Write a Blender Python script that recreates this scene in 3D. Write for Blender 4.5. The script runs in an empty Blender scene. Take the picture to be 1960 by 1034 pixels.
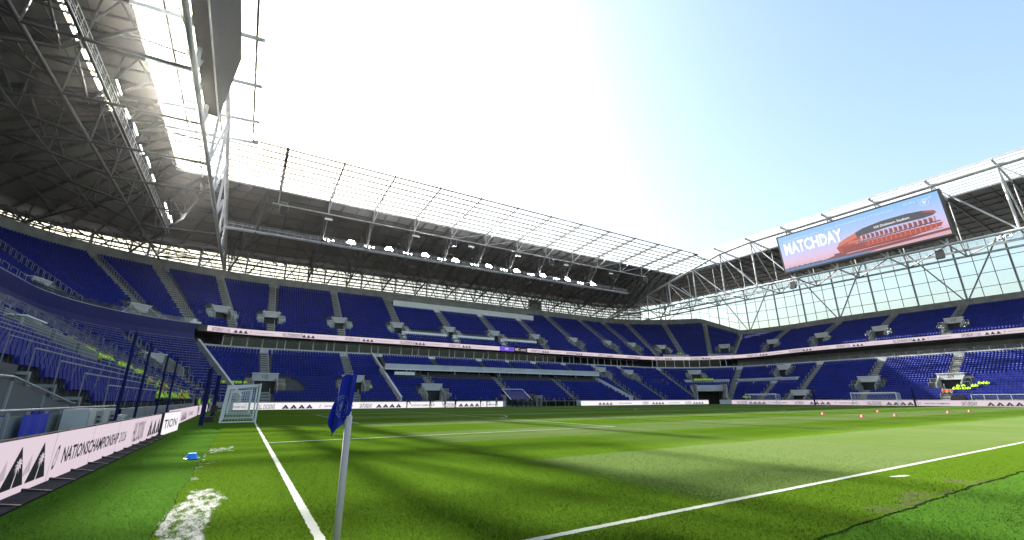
import bpy, math, random
import numpy as np
from mathutils import Matrix, Vector
random.seed(7); RNG = np.random.default_rng(7)
rad = math.radians
SC = bpy.context.scene
COL = SC.collection

# ------------------------------------------------------------------ camera, sky, sun, exposure
YAW, TILT, ROLL = 0.54401868, 0.29280957, -0.00267367
CAM = np.array([-0.9412, -4.3457, 1.4450])
fw = Vector((math.sin(YAW)*math.cos(TILT), math.cos(YAW)*math.cos(TILT), math.sin(TILT)))
r0 = Vector((math.cos(YAW), -math.sin(YAW), 0.0)); u0 = r0.cross(fw)
rt = math.cos(ROLL)*r0 + math.sin(ROLL)*u0; up = -math.sin(ROLL)*r0 + math.cos(ROLL)*u0
cam = bpy.data.cameras.new('camera'); camo = bpy.data.objects.new('camera', cam); COL.objects.link(camo)
cam.sensor_width = 36; cam.lens = 36*818.8/1960; cam.clip_start = 0.05; cam.clip_end = 6000
camo.matrix_world = Matrix(((rt.x, up.x, -fw.x, CAM[0]), (rt.y, up.y, -fw.y, CAM[1]), (rt.z, up.z, -fw.z, CAM[2]), (0, 0, 0, 1)))
SC.camera = camo
SUN_EL, SUN_AZ = rad(33.0), rad(-13.1)          # azimuth from +Y towards +X
w = bpy.data.worlds.new('World'); SC.world = w; w.use_nodes = True
nt = w.node_tree; sky = nt.nodes.new('ShaderNodeTexSky'); sky.sky_type = 'NISHITA'; sky.sun_disc = False
sky.sun_elevation = SUN_EL; sky.sun_rotation = SUN_AZ; sky.air_density = 1.5; sky.dust_density = 5.0; sky.ozone_density = 1.0
bg = nt.nodes['Background']; bg.inputs[1].default_value = 0.07
tint = nt.nodes.new('ShaderNodeMix'); tint.data_type = 'RGBA'; tint.blend_type = 'MULTIPLY'; tint.inputs[0].default_value = 1; tint.inputs[7].default_value = (0.93, 1.0, 1.02, 1)
nt.links.new(sky.outputs[0], tint.inputs[6]); nt.links.new(tint.outputs[2], bg.inputs[0])
sl = bpy.data.lights.new('sun', 'SUN'); sl.energy = 5.0; sl.angle = rad(0.9); sl.color = (1.0, 0.95, 0.86)
so = bpy.data.objects.new('sun', sl); COL.objects.link(so)
sd = Vector((math.sin(SUN_AZ)*math.cos(SUN_EL), math.cos(SUN_AZ)*math.cos(SUN_EL), math.sin(SUN_EL)))
so.rotation_euler = sd.to_track_quat('Z', 'Y').to_euler(); so.location = sd*300
SC.view_settings.view_transform = 'Standard'; SC.view_settings.look = 'None'; SC.view_settings.gamma = 1
SC.view_settings.exposure = 2.33
SC.cycles.max_bounces = 6; SC.cycles.transparent_max_bounces = 24; SC.cycles.use_denoising = True
SC.cycles.sample_clamp_indirect = 6

# ------------------------------------------------------------------ materials
def mat(name, col, rough=0.6, metal=0.0, noise=0.0, scale=4.0, bump=0.0, spec=0.4, bscale=None):
    m = bpy.data.materials.new(name); m.use_nodes = True; N = m.node_tree; b = N.nodes['Principled BSDF']
    b.inputs['Base Color'].default_value = (*col, 1); b.inputs['Roughness'].default_value = rough
    b.inputs['Metallic'].default_value = metal; b.inputs['Specular IOR Level'].default_value = spec
    if noise or bump:
        tc = N.nodes.new('ShaderNodeTexCoord'); nz = N.nodes.new('ShaderNodeTexNoise'); nz.inputs['Scale'].default_value = scale
        nz.inputs['Detail'].default_value = 6; N.links.new(tc.outputs['Object'], nz.inputs['Vector'])
        if noise:
            cr = N.nodes.new('ShaderNodeValToRGB'); cr.color_ramp.elements[0].position = 0.3; cr.color_ramp.elements[1].position = 0.7
            cr.color_ramp.elements[0].color = (*[c*(1-noise) for c in col], 1); cr.color_ramp.elements[1].color = (*[min(1, c*(1+noise)) for c in col], 1)
            N.links.new(nz.outputs['Fac'], cr.inputs['Fac']); N.links.new(cr.outputs['Color'], b.inputs['Base Color'])
        if bump:
            bp = N.nodes.new('ShaderNodeBump'); bp.inputs['Strength'].default_value = bump; bp.inputs['Distance'].default_value = 0.02
            src = nz
            if bscale:
                src = N.nodes.new('ShaderNodeTexNoise'); src.inputs['Scale'].default_value = bscale; N.links.new(tc.outputs['Object'], src.inputs['Vector'])
            N.links.new(src.outputs['Fac'], bp.inputs['Height']); N.links.new(bp.outputs['Normal'], b.inputs['Normal'])
    return m
def emis(name, col, s=1.0):
    m = bpy.data.materials.new(name); m.use_nodes = True; N = m.node_tree; b = N.nodes['Principled BSDF']
    b.inputs['Base Color'].default_value = (0.02, 0.02, 0.02, 1); b.inputs['Roughness'].default_value = 0.5
    b.inputs['Emission Color'].default_value = (*col, 1); b.inputs['Emission Strength'].default_value = s
    return m
M = {}
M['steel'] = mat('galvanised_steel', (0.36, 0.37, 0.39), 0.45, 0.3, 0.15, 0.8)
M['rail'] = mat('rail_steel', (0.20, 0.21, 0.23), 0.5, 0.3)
M['steel_dark'] = mat('dark_steel', (0.055, 0.057, 0.062), 0.5, 0.2, 0.2, 0.8)  # dark fittings; also holds the backlit shade of roof steel as colour
M['deck'] = mat('roof_deck', (0.105, 0.103, 0.105), 0.6, 0.0, 0.25, 0.15)
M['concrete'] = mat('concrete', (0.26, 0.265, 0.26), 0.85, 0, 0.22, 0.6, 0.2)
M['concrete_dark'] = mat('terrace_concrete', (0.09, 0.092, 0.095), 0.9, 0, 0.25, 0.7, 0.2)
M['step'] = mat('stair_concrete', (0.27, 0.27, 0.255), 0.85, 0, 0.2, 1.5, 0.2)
M['fascia'] = mat('pale_fascia', (0.46, 0.47, 0.48), 0.6, 0, 0.12, 0.5)
M['display_off'] = mat('screen_face', (0.025, 0.025, 0.028), 0.7, 0, .15, .4, spec=.05)
M['white'] = mat('white_paint', (0.75, 0.75, 0.75), 0.45, 0, 0.06, 2)
M['seat'] = mat('blue_seat_plastic', (0.0035, 0.0130, 0.195), 0.6, 0, 0.22, 0.35, spec=0.25)
M['seat_grey'] = mat('charcoal_seat', (0.045, 0.048, 0.06), 0.6, 0, 0.1, 1)
M['blue_wall'] = mat('blue_wall_paint', (0.006, 0.011, 0.11), 0.55, 0, 0.15, 0.8)
M['black'] = mat('black_plastic', (0.012, 0.012, 0.014), 0.5)
M['dark_room'] = mat('dark_interior', (0.02, 0.021, 0.024), 0.8, 0, 0.4, 0.5)  # near-black colour stands in for shade inside concourse and tunnel
M['grey_panel'] = mat('grey_metal_panel', (0.24, 0.26, 0.27), 0.5, 0.2, 0.12, 1.5)
M['cabinet'] = mat('cabinet_paint', (0.46, 0.46, 0.44), 0.5, 0, 0.08, 2)
M['mat_dark'] = mat('rubber_mat', (0.02, 0.021, 0.028), 0.9, 0, .2, 3, spec=0.05)
M['soil'] = mat('dark_soil', (0.02, 0.02, 0.012), 1.0, 0, .3, 9, spec=0.0)
M['navy'] = mat('navy_padding', (0.008, 0.011, 0.07), 0.7, 0, 0.15, 3, spec=0.1)
M['banner'] = mat('royal_blue_banner', (0.02, 0.04, 0.42), 0.5, 0, 0.08, 3)
M['hivis'] = mat('hi_vis_yellow', (0.62, 1.0, 0.03), 0.8, 0, 0.15, 9)
M['orange'] = mat('hi_vis_orange', (0.85, 0.14, 0.02), 0.8, 0, 0.15, 9)
M['cloth_dark'] = mat('dark_clothing', (0.014, 0.015, 0.02), 0.9, 0, 0.3, 6)
M['cloth_navy'] = mat('navy_clothing', (0.015, 0.02, 0.08), 0.9, 0, 0.3, 6)
M['cloth_grey'] = mat('grey_clothing', (0.16, 0.16, 0.17), 0.9, 0, 0.3, 6)
M['skin'] = mat('skin', (0.45, 0.26, 0.18), 0.6)
M['skin2'] = mat('skin_dark', (0.14, 0.07, 0.045), 0.6)
M['hair'] = mat('hair', (0.03, 0.02, 0.015), 0.8)
M['pink'] = mat('pink_cone', (0.9, 0.16, 0.22), 0.5)
M['bluecone'] = mat('bright_blue_cone', (0.02, 0.25, 0.85), 0.4)
M['led'] = emis('led_pale_pink', (0.78, 0.64, 0.72), 0.19)
M['led_bright'] = emis('led_white', (0.95, 0.90, 0.94), 0.205)
M['led_grey'] = emis('led_grey', (0.50, 0.42, 0.47), 0.19)
M['led_purple'] = emis('led_purple', (0.10, 0.05, 0.45), 0.28)
M['ink'] = mat('led_black', (0.012, 0.012, 0.014), 0.7)
M['lamp'] = emis('floodlight_lens', (1.0, 0.98, 0.92), 60)
M['white_plastic'] = mat('pole_plastic', (0.52, 0.43, 0.41), 0.6, 0, 0.05, 5)

def glassmat(name, tint, opac, rough=0.1, trans_col=None, tw=0.5):
    m = bpy.data.materials.new(name); m.use_nodes = True; N = m.node_tree; N.nodes.remove(N.nodes['Principled BSDF'])
    out = N.nodes['Material Output']; tr = N.nodes.new('ShaderNodeBsdfTransparent'); tr.inputs[0].default_value = (*tint, 1)
    tl = N.nodes.new('ShaderNodeBsdfTranslucent'); tl.inputs[0].default_value = (*(trans_col or (0.8, 0.8, 0.8)), 1)
    gl = N.nodes.new('ShaderNodeBsdfGlossy'); gl.inputs['Roughness'].default_value = rough; gl.inputs[0].default_value = (0.8, 0.85, 0.88, 1)
    m1 = N.nodes.new('ShaderNodeMixShader'); m1.inputs[0].default_value = tw; N.links.new(tl.outputs[0], m1.inputs[1]); N.links.new(gl.outputs[0], m1.inputs[2])
    m2 = N.nodes.new('ShaderNodeMixShader')
    tc = N.nodes.new('ShaderNodeTexCoord'); nz = N.nodes.new('ShaderNodeTexNoise'); nz.inputs['Scale'].default_value = 0.4; nz.inputs['Detail'].default_value = 4
    mr = N.nodes.new('ShaderNodeMapRange'); mr.inputs[3].default_value = opac*0.8; mr.inputs[4].default_value = opac*1.2
    N.links.new(tc.outputs['Object'], nz.inputs[0]); N.links.new(nz.outputs[0], mr.inputs[0]); N.links.new(mr.outputs[0], m2.inputs[0])
    N.links.new(tr.outputs[0], m2.inputs[1]); N.links.new(m1.outputs[0], m2.inputs[2]); N.links.new(m2.outputs[0], out.inputs[0])
    return m
M['poly'] = glassmat('polycarbonate_roof', (0.95, 0.97, 0.97), 0.20, 0.3, (0.9, 0.9, 0.88), 0.12)
M['glass'] = glassmat('wall_glass', (0.98, 1.0, 0.99), 0.07, 0.05, (0.8, 0.85, 0.85), 0.5)
M['louvre'] = glassmat('louvred_glass', (0.25, 0.27, 0.285), 0.2, 0.2, (0.4, 0.42, 0.44), 0.1)
M['balu'] = glassmat('balustrade_glass', (0.75, 0.82, 0.82), 0.25, 0.15, (0.6, 0.66, 0.66), 0.5)
M['boxglass'] = glassmat('box_glass', (0.30, 0.36, 0.38), 0.12, 0.05, (0.05, 0.07, 0.08), 0.3)

# ------------------------------------------------------------------ mesh helpers
class MB:
    def __init__(s): s.v = []; s.f = []; s.m = []; s.mats = []
    def mi(s, m):
        if m not in s.mats: s.mats.append(m)
        return s.mats.index(m)
    def add(s, vs, fs, m='steel'):
        n = len(s.v); k = s.mi(m); s.v += [tuple(map(float, v)) for v in vs]
        for f in fs: s.f.append(tuple(n+i for i in f)); s.m.append(k)
    def quad(s, a, b, c, d, m='steel'): s.add([a, b, c, d], [(0, 1, 2, 3)], m)
    def box(s, lo, hi, m='steel'):
        x0, y0, z0 = lo; x1, y1, z1 = hi
        s.add([(x0, y0, z0), (x1, y0, z0), (x1, y1, z0), (x0, y1, z0), (x0, y0, z1), (x1, y0, z1), (x1, y1, z1), (x0, y1, z1)],
              [(0, 3, 2, 1), (4, 5, 6, 7), (0, 1, 5, 4), (1, 2, 6, 5), (2, 3, 7, 6), (3, 0, 4, 7)], m)
    def bar(s, a, b, w=0.1, h=None, m='steel', up=(0, 0, 1), caps=True):
        h = h or w; a = np.array(a, float); b = np.array(b, float); d = b-a; L = np.linalg.norm(d)
        if L < 1e-6: return
        d /= L; u = np.array(up, float)
        if abs(d@u) > 0.98: u = np.array((1.0, 0, 0))
        x = np.cross(d, u); x /= np.linalg.norm(x); z = np.cross(x, d)
        c = [a-x*w/2-z*h/2, a+x*w/2-z*h/2, a+x*w/2+z*h/2, a-x*w/2+z*h/2]
        f = [(0, 1, 5, 4), (1, 2, 6, 5), (2, 3, 7, 6), (3, 0, 4, 7)]
        if caps: f += [(0, 3, 2, 1), (4, 5, 6, 7)]
        s.add(c+[p+(b-a) for p in c], f, m)
    def tube(s, a, b, r=0.05, n=8, m='steel', r2=None):
        r2 = r if r2 is None else r2
        a = np.array(a, float); b = np.array(b, float); d = b-a; L = np.linalg.norm(d)
        if L < 1e-6: return
        d /= L; u = np.array((0, 0, 1.0)) if abs(d[2]) < 0.95 else np.array((1.0, 0, 0))
        x = np.cross(d, u); x /= np.linalg.norm(x); z = np.cross(x, d); vs = []
        for k in range(n):
            t = 2*math.pi*k/n; o = x*math.cos(t)+z*math.sin(t); vs.append(a+o*r)
        for k in range(n):
            t = 2*math.pi*k/n; o = x*math.cos(t)+z*math.sin(t); vs.append(b+o*r2)
        s.add(vs, [(k, (k+1) % n, n+(k+1) % n, n+k) for k in range(n)]+[tuple(range(n-1, -1, -1)), tuple(range(n, 2*n))], m)
    def mesh(s, name):
        me = bpy.data.meshes.new(name); me.from_pydata(s.v, [], s.f)
        for m in s.mats: me.materials.append(M[m] if isinstance(m, str) else m)
        me.polygons.foreach_set('material_index', s.m); me.update(); return me
    def build(s, name, parent=None, **kw): return obj(name, s.mesh(name), parent, **kw)
def obj(name, data, parent=None, mw=None, smooth=False, kind=None, label=None, cat=None, group=None):
    o = bpy.data.objects.new(name, data); COL.objects.link(o)
    if parent is not None: o.parent = parent
    if mw is not None: o.matrix_basis = mw
    if smooth: data.polygons.foreach_set('use_smooth', [True]*len(data.polygons))
    if kind: o['kind'] = kind
    if label: o['label'] = label
    if cat: o['category'] = cat
    if group: o['group'] = group
    return o
def thing(name, label, cat, group=None, loc=(0, 0, 0)):
    o = bpy.data.objects.new(name, None); COL.objects.link(o); o.location = loc; o.empty_display_size = 0.2
    o['label'] = label; o['category'] = cat
    if group: o['group'] = group
    return o
def npmesh(name, V, F, mats, mi=None):
    me = bpy.data.meshes.new(name); nf, k = F.shape
    me.vertices.add(len(V)); me.vertices.foreach_set('co', V.astype(np.float32).ravel())
    me.loops.add(nf*k); me.loops.foreach_set('vertex_index', F.astype(np.int32).ravel())
    me.polygons.add(nf); me.polygons.foreach_set('loop_start', np.arange(0, nf*k, k, dtype=np.int32))
    me.polygons.foreach_set('loop_total', np.full(nf, k, dtype=np.int32))
    for m in mats: me.materials.append(M[m])
    if mi is not None: me.polygons.foreach_set('material_index', mi.astype(np.int32))
    me.update(calc_edges=True); return me
ORD = ['first', 'second', 'third', 'fourth', 'fifth', 'sixth', 'seventh', 'eighth', 'ninth', 'tenth', 'eleventh', 'twelfth', 'thirteenth', 'fourteenth', 'fifteenth',
       'sixteenth', 'seventeenth', 'eighteenth', 'nineteenth', 'twentieth', 'twenty-first', 'twenty-second', 'twenty-third', 'twenty-fourth', 'twenty-fifth', 'twenty-sixth',
       'twenty-seventh', 'twenty-eighth', 'twenty-ninth', 'thirtieth', 'thirty-first', 'thirty-second', 'thirty-third', 'thirty-fourth', 'thirty-fifth', 'thirty-sixth']
_tc = {}
def text2d(s, h, xs=1.0, bold=0.0):
    """flat outline text as 2-D vertices and faces, cap height h, squeezed by xs; returns (V, F, width)"""
    k = (s, h, xs, bold)
    if k in _tc: return _tc[k]
    cu = bpy.data.curves.new('t', 'FONT'); cu.body = s; cu.size = 1; cu.resolution_u = 2; cu.offset = bold
    o = bpy.data.objects.new('t', cu); COL.objects.link(o); bpy.context.view_layer.update()
    me = bpy.data.meshes.new_from_object(o.evaluated_get(bpy.context.evaluated_depsgraph_get()))
    V = np.array([tuple(v.co)[:2] for v in me.vertices]).reshape(-1, 2); F = [tuple(p.vertices) for p in me.polygons]
    bpy.data.objects.remove(o); bpy.data.curves.remove(cu); bpy.data.meshes.remove(me)
    V[:, 0] -= V[:, 0].min(); V *= h/0.70; V[:, 0] *= xs
    _tc[k] = (V, F, V[:, 0].max()); return _tc[k]

# ------------------------------------------------------------------ plan of the bowl: r = offset, t = distance along the bowl
CXL, CXR, CY = 2.5, 102.5, 65.0
ARC = 27*math.pi/2; Y0 = -8.0
T1 = CY-Y0; T2 = T1+ARC; T3 = T2+(CXR-CXL); T4 = T3+ARC
def tL(y): return y-Y0
def tLC(a): return T1+a/90*ARC
def tF(x): return T2+x-CXL
def tRC(a): return T3+a/90*ARC
def tR(y): return T4+CY-y
def frame(t):
    if t < T1: return np.array((CXL, Y0+t)), np.array((-1.0, 0)), 'L'
    if t < T2: a = (t-T1)/27; return np.array((CXL, CY)), np.array((-math.cos(a), math.sin(a))), 'LC'
    if t < T3: return np.array((CXL+t-T2, CY)), np.array((0, 1.0)), 'F'
    if t < T4: a = (t-T3)/27; return np.array((CXR, CY)), np.array((math.sin(a), math.cos(a))), 'RC'
    return np.array((CXR, CY-(t-T4))), np.array((1.0, 0)), 'R'
def P(t, r, z=0.0):
    c, n, _ = frame(t); return np.array((c[0]+n[0]*r, c[1]+n[1]*r, z))
def tang(t): _, n, _ = frame(t); return np.array((n[1], -n[0], 0.0))
def fmat(t, r, z):
    c, n, _ = frame(t); p = P(t, r, z)
    return Matrix(((n[1], n[0], 0, p[0]), (-n[0], n[1], 0, p[1]), (0, 0, 1, p[2]), (0, 0, 0, 1)))
def tsteps(a, b, d=4.0, extra=()):
    s = {a, b, *[e for e in extra if a < e < b], *[e for e in (T1, T2, T3, T4) if a < e < b]}
    for (p, q) in ((T1, T2), (T3, T4)):
        for k in range(33):
            t = p+(q-p)*k/32
            if a < t < b: s.add(t)
    L = sorted(s); out = [L[0]]
    for x in L[1:]:
        if x-out[-1] < 0.02: continue
        n = max(1, int(math.ceil((x-out[-1])/d)))
        for k in range(1, n+1): out.append(out[-1]+(x-out[-1])/(n-k+1))
    return out
def smooth(x): x = min(1, max(0, x)); return x*x*(3-2*x)
def up_slope(t):
    if t < tRC(52): return 0.65+0.05*smooth((t-tLC(30))/(tLC(75)-tLC(30)))
    return 0.70-0.28*min(1, (t-tRC(52))/(tRC(68)-tRC(52)))
def zrib(t): return 14.2+0.5*smooth((t-tRC(66))/(tR(50)-tRC(66)))
SLO = 0.5625
def z_lo(r): return 1.0+(r-8)*SLO
def strip(mb, t0, t1, pts, m, d=4.0, extra=()):
    """sweep the open profile pts [(r, z or f(t)), ...] along the bowl from t0 to t1"""
    T = tsteps(t0, t1, d, extra); n = len(pts); vs = []
    for t in T:
        for (r, z) in pts: vs.append(P(t, r(t) if callable(r) else r, z(t) if callable(z) else z))
    fs = [(i*n+j, i*n+j+1, (i+1)*n+j+1, (i+1)*n+j) for i in range(len(T)-1) for j in range(n-1)]
    mb.add(vs, fs, m)
def closed(mb, t0, t1, pts, m, d=4.0): strip(mb, t0, t1, list(pts)+[pts[0]], m, d)

# ------------------------------------------------------------------ ground, pitch, turf
def grassmat(name, kind):
    m = bpy.data.materials.new(name); m.use_nodes = True; N = m.node_tree; L = N.links; b = N.nodes['Principled BSDF']
    b.inputs['Roughness'].default_value = 1.0; b.inputs['Specular IOR Level'].default_value = 0.0
    g = N.nodes.new('ShaderNodeNewGeometry'); sx = N.nodes.new('ShaderNodeSeparateXYZ'); L.new(g.outputs['Position'], sx.inputs[0])
    def math_(op, a, b_=None, c=None):
        n = N.nodes.new('ShaderNodeMath'); n.operation = op
        for i, x in enumerate((a, b_, c)):
            if x is None: continue
            if isinstance(x, (int, float)): n.inputs[i].default_value = x
            else: L.new(x, n.inputs[i])
        return n.outputs[0]
    def noise(scale, det=4, rough=0.6, vec=None, dim=None):
        n = N.nodes.new('ShaderNodeTexNoise'); n.inputs['Scale'].default_value = scale; n.inputs['Detail'].default_value = det; n.inputs['Roughness'].default_value = rough
        L.new(vec or g.outputs['Position'], n.inputs['Vector']); return n.outputs['Fac']
    def mix(f, a, b_):
        n = N.nodes.new('ShaderNodeMix'); n.data_type = 'RGBA'
        if isinstance(f, (int, float)): n.inputs[0].default_value = f
        else: L.new(f, n.inputs[0])
        for i, x in ((6, a), (7, b_)):
            if isinstance(x, tuple): n.inputs[i].default_value = (*x, 1)
            else: L.new(x, n.inputs[i])
        return n.outputs[2]
    def ss(x, lo, hi):
        n = N.nodes.new('ShaderNodeMapRange'); n.interpolation_type = 'SMOOTHSTEP'; L.new(x, n.inputs[0])
        n.inputs[1].default_value = lo; n.inputs[2].default_value = hi; return n.outputs[0]
    X, Y = sx.outputs[0], sx.outputs[1]
    if kind == 'pitch':
        wob = math_('MULTIPLY', math_('SUBTRACT', noise(0.6, 3), 0.5), 0.35)
        def band(v, per):   # 1 on even bands, 0 on odd bands, soft edge
            q = math_('PINGPONG', math_('ADD', math_('ADD', v, wob), per*20.5), per); return ss(q, per*0.5-0.10, per*0.5+0.10)
        by = band(Y, 5.25); bx = band(X, 5.5)
        s = math_('MULTIPLY', math_('ADD', math_('MULTIPLY', by, 0.78), math_('MULTIPLY', bx, 0.22)), ss(math_('ADD', X, wob), 4.9, 5.9))
        edge = math_('MULTIPLY', ss(Y, -0.02, 0.02), ss(X, -0.02, 0.02))
        s = math_('MULTIPLY', s, edge)
        colr = mix(s, (0.050, 0.096, 0.0075), (0.084, 0.120, 0.040))
    else:
        colr = mix(noise(0.35, 3), (0.038, 0.088, 0.010), (0.044, 0.098, 0.014))
    big = noise(0.22, 4); colr = mix(math_('MULTIPLY', ss(big, 0.35, 0.7), 0.22), colr, (0.040, 0.072, 0.006) if kind == 'pitch' else (0.045, 0.13, 0.010))
    fine = noise(110, 3, 0.75); mid = noise(30, 5, 0.7); tiny = noise(190, 2, 0.8)
    dark = math_('ADD', math_('MULTIPLY', ss(fine, 0.30, 0.62), 0.55), math_('MULTIPLY', ss(mid, 0.25, 0.7), 0.45))
    colr2 = N.nodes.new('ShaderNodeMix'); colr2.data_type = 'RGBA'; colr2.blend_type = 'MULTIPLY'; colr2.inputs[0].default_value = 1
    gcol = N.nodes.new('ShaderNodeCombineColor')
    gain = math_('ADD', math_('MULTIPLY', dark, 0.62), 0.58)
    for i in range(3): L.new(gain, gcol.inputs[i])
    L.new(colr, colr2.inputs[6]); L.new(gcol.outputs[0], colr2.inputs[7]); c = colr2.outputs[2]
    if kind == 'pitch':
        # worn white line paint beside the goal line, and bare soil at the seam
        wx = wy = None
        def boxm(x0, x1, y0, y1, sx_=0.18, sy=0.5):
            a = math_('MULTIPLY', ss(X, x0-sx_, x0+sx_), math_('SUBTRACT', 1, ss(X, x1-sx_, x1+sx_)))
            b2 = math_('MULTIPLY', ss(Y, y0-sy, y0+sy), math_('SUBTRACT', 1, ss(Y, y1-sy, y1+sy))); return math_('MULTIPLY', a, b2)
        wx = noise(1.1, 3); wy = noise(0.9, 3)
        X0_, Y0_ = X, Y; X = math_('ADD', X, math_('MULTIPLY', math_('SUBTRACT', wx, .5), 0.8)); Y = math_('ADD', Y, math_('MULTIPLY', math_('SUBTRACT', wy, .5), 2.2))
        cm = N.nodes.new('ShaderNodeMapping'); cm.inputs['Scale'].default_value = (3.4, 1.3, 1); L.new(g.outputs['Position'], cm.inputs[0])
        n1 = noise(2.2, 8, 0.72, cm.outputs[0]); n2 = noise(38, 3, 0.8)
        msk = boxm(-1.62, -0.93, 1.0, 5.2)
        msk = math_('MAXIMUM', msk, math_('MULTIPLY', boxm(-1.60, -1.02, 8.7, 9.3, 0.12, 0.2), 0.8))
        msk = math_('MAXIMUM', msk, math_('MULTIPLY', boxm(-1.60, -0.85, 11.2, 13.2, 0.15, 0.4), 0.9))
        msk = math_('MAXIMUM', msk, math_('MULTIPLY', boxm(-1.70, -1.50, 6.0, 12.0, 0.07, 0.5), 0.9))
        msk = math_('MAXIMUM', msk, math_('MULTIPLY', boxm(-1.9, -0.4, 16.0, 16.5, 0.3, 0.1), 0.7))
        msk = math_('MAXIMUM', msk, math_('MULTIPLY', boxm(-1.9, -0.4, 19.4, 19.8, 0.3, 0.1), 0.6))
        msk = math_('MAXIMUM', msk, math_('MULTIPLY', boxm(-1.9, -0.6, 24.4, 25.2, 0.3, 0.1), 0.6))
        msk = math_('MAXIMUM', msk, math_('MULTIPLY', boxm(-1.3, -0.2, 3.6, 5.8, 0.5, 0.6), 0.55))
        v = math_('ADD', math_('MULTIPLY', n1, 0.95), math_('MULTIPLY', n2, 0.55))
        v = math_('ADD', v, math_('MULTIPLY', msk, 0.62))
        wm = math_('MULTIPLY', ss(v, 1.29, 1.43), ss(msk, 0.03, 0.25))
        soil = math_('MULTIPLY', boxm(6.2, 11.2, -1.75, -1.32, 1.2, 0.10), ss(math_('ADD', n1, math_('MULTIPLY', n2, 0.5)), 0.66, 0.90))
        c = mix(soil, c, (0.075, 0.066, 0.045)); c = mix(wm, c, (0.36, 0.36, 0.34))
    L.new(c, b.inputs['Base Color'])
    hb = N.nodes.new('ShaderNodeBump'); hb.inputs['Strength'].default_value = 0.6; hb.inputs['Distance'].default_value = 0.03
    hh = math_('ADD', math_('MULTIPLY', fine, 0.6), math_('ADD', math_('MULTIPLY', mid, 0.3), math_('MULTIPLY', tiny, 0.35)))
    L.new(hh, hb.inputs['Height']); L.new(hb.outputs[0], b.inputs['Normal'])
    return m
M['pitch'] = grassmat('pitch_grass', 'pitch'); M['turf'] = grassmat('surround_turf', 'turf')
M['ground'] = mat('yard_ground', (0.12, 0.12, 0.115), 0.9, 0, 0.2, 0.02)
mb = MB(); mb.quad((-2500, -2500, -0.08), (2600, -2500, -0.08), (2600, 2600, -0.08), (-2500, 2600, -0.08), 'ground'); mb.build('ground', kind='structure')
mb = MB(); mb.quad((-4.5, -9, -0.012), (112, -9, -0.012), (112, 73.5, -0.012), (-4.5, 73.5, -0.012), 'turf'); mb.build('artificial_turf', kind='structure')
mb = MB(); vs = []; n = 240
ex = [(-1.52-0.002*i*1.6+0.02*math.sin(i*0.9)+random.uniform(-.015, .015)) for i in range(n+1)]
ptsW = [(-1.55-0.25*min(1, y/60)+0.02*math.sin(y*2.1)+random.uniform(-.02, .02), y) for y in np.linspace(-1.5, 69.6, 300)]
ptsS = [(x, -1.52+0.03*math.sin(x*0.8)+random.uniform(-.03, .03)) for x in np.linspace(-1.5, 107.2, 500)]
loop = ptsS+[(107.2, 69.6)]+ptsW[::-1]
mb.add([(x, y, 0.0) for x, y in loop], [tuple(range(len(loop)))], 'pitch'); pitch = mb.build('grass_pitch', kind='structure')
mb = MB()
for a, b_ in zip(ptsS[:-1], ptsS[1:]):
    wd = random.uniform(0.006, 0.03); mb.quad((a[0], a[1]-wd, -0.006), (b_[0], b_[1]-wd, -0.006), (b_[0], b_[1]+.01, -0.006), (a[0], a[1]+.01, -0.006), 'soil')
for a, b_ in zip(ptsW[:-1], ptsW[1:]): mb.quad((a[0]-.012, a[1], -0.006), (a[0]+.01, a[1], -0.006), (b_[0]+.01, b_[1], -0.006), (b_[0]-.012, b_[1], -0.006), 'soil')
mb.build('turf_seam', kind='structure')
# pitch markings
lm = bpy.data.materials.new('line_paint'); lm.use_nodes = True; N = lm.node_tree; b = N.nodes['Principled BSDF']; b.inputs['Roughness'].default_value = 0.9
g = N.nodes.new('ShaderNodeNewGeometry'); nz = N.nodes.new('ShaderNodeTexNoise'); nz.inputs['Scale'].default_value = 70; nz.inputs['Detail'].default_value = 5; nz.inputs['Roughness'].default_value = 0.75
cr = N.nodes.new('ShaderNodeValToRGB'); cr.color_ramp.elements[0].position = 0.33; cr.color_ramp.elements[1].position = 0.5
cr.color_ramp.elements[0].color = (0.16, 0.20, 0.10, 1); cr.color_ramp.elements[1].color = (0.28, 0.29, 0.265, 1)
N.links.new(g.outputs['Position'], nz.inputs[0]); N.links.new(nz.outputs[0], cr.inputs[0]); N.links.new(cr.outputs[0], b.inputs['Base Color']); M['line'] = lm
LW = 0.105
def ragged(mb, a, b_, wdt=LW, z=0.004, m='line'):
    a = np.array(a, float); b_ = np.array(b_, float); L = np.linalg.norm(b_-a); d = (b_-a)/L; nrm = np.array((-d[1], d[0])); k = max(2, int(min(L, 14)/0.05)+int(max(0, L-14)/0.5)); vs = []
    ts = np.concatenate([np.linspace(0, min(L, 14), int(min(L, 14)/0.05)+2), np.linspace(14, L, int((L-14)/0.5)+2)[1:]]) if L > 14 else np.linspace(0, L, int(L/0.05)+2)
    for t in ts:
        p = a+d*t; vs.append((*(p-nrm*(wdt/2+random.uniform(-.008, .008))), z)); vs.append((*(p+nrm*(wdt/2+random.uniform(-.008, .008))), z))
    mb.add(vs, [(2*i, 2*i+2, 2*i+3, 2*i+1) for i in range(len(ts)-1)], m)
def line(name, *segs):
    mb = MB()
    for a, b_ in segs: ragged(mb, a, b_)
    mb.build(name, kind='structure')
line('goal_line', ((0.0, -0.06), (0.0, 68.06))); line('touchline', ((0.06, 0), (105, 0))); line('far_touchline', ((0.06, 68), (105, 68))); line('far_goal_line', ((105, 0.06), (105, 67.94)))
line('halfway_line', ((52.5, 0.06), (52.5, 67.94)))
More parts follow.
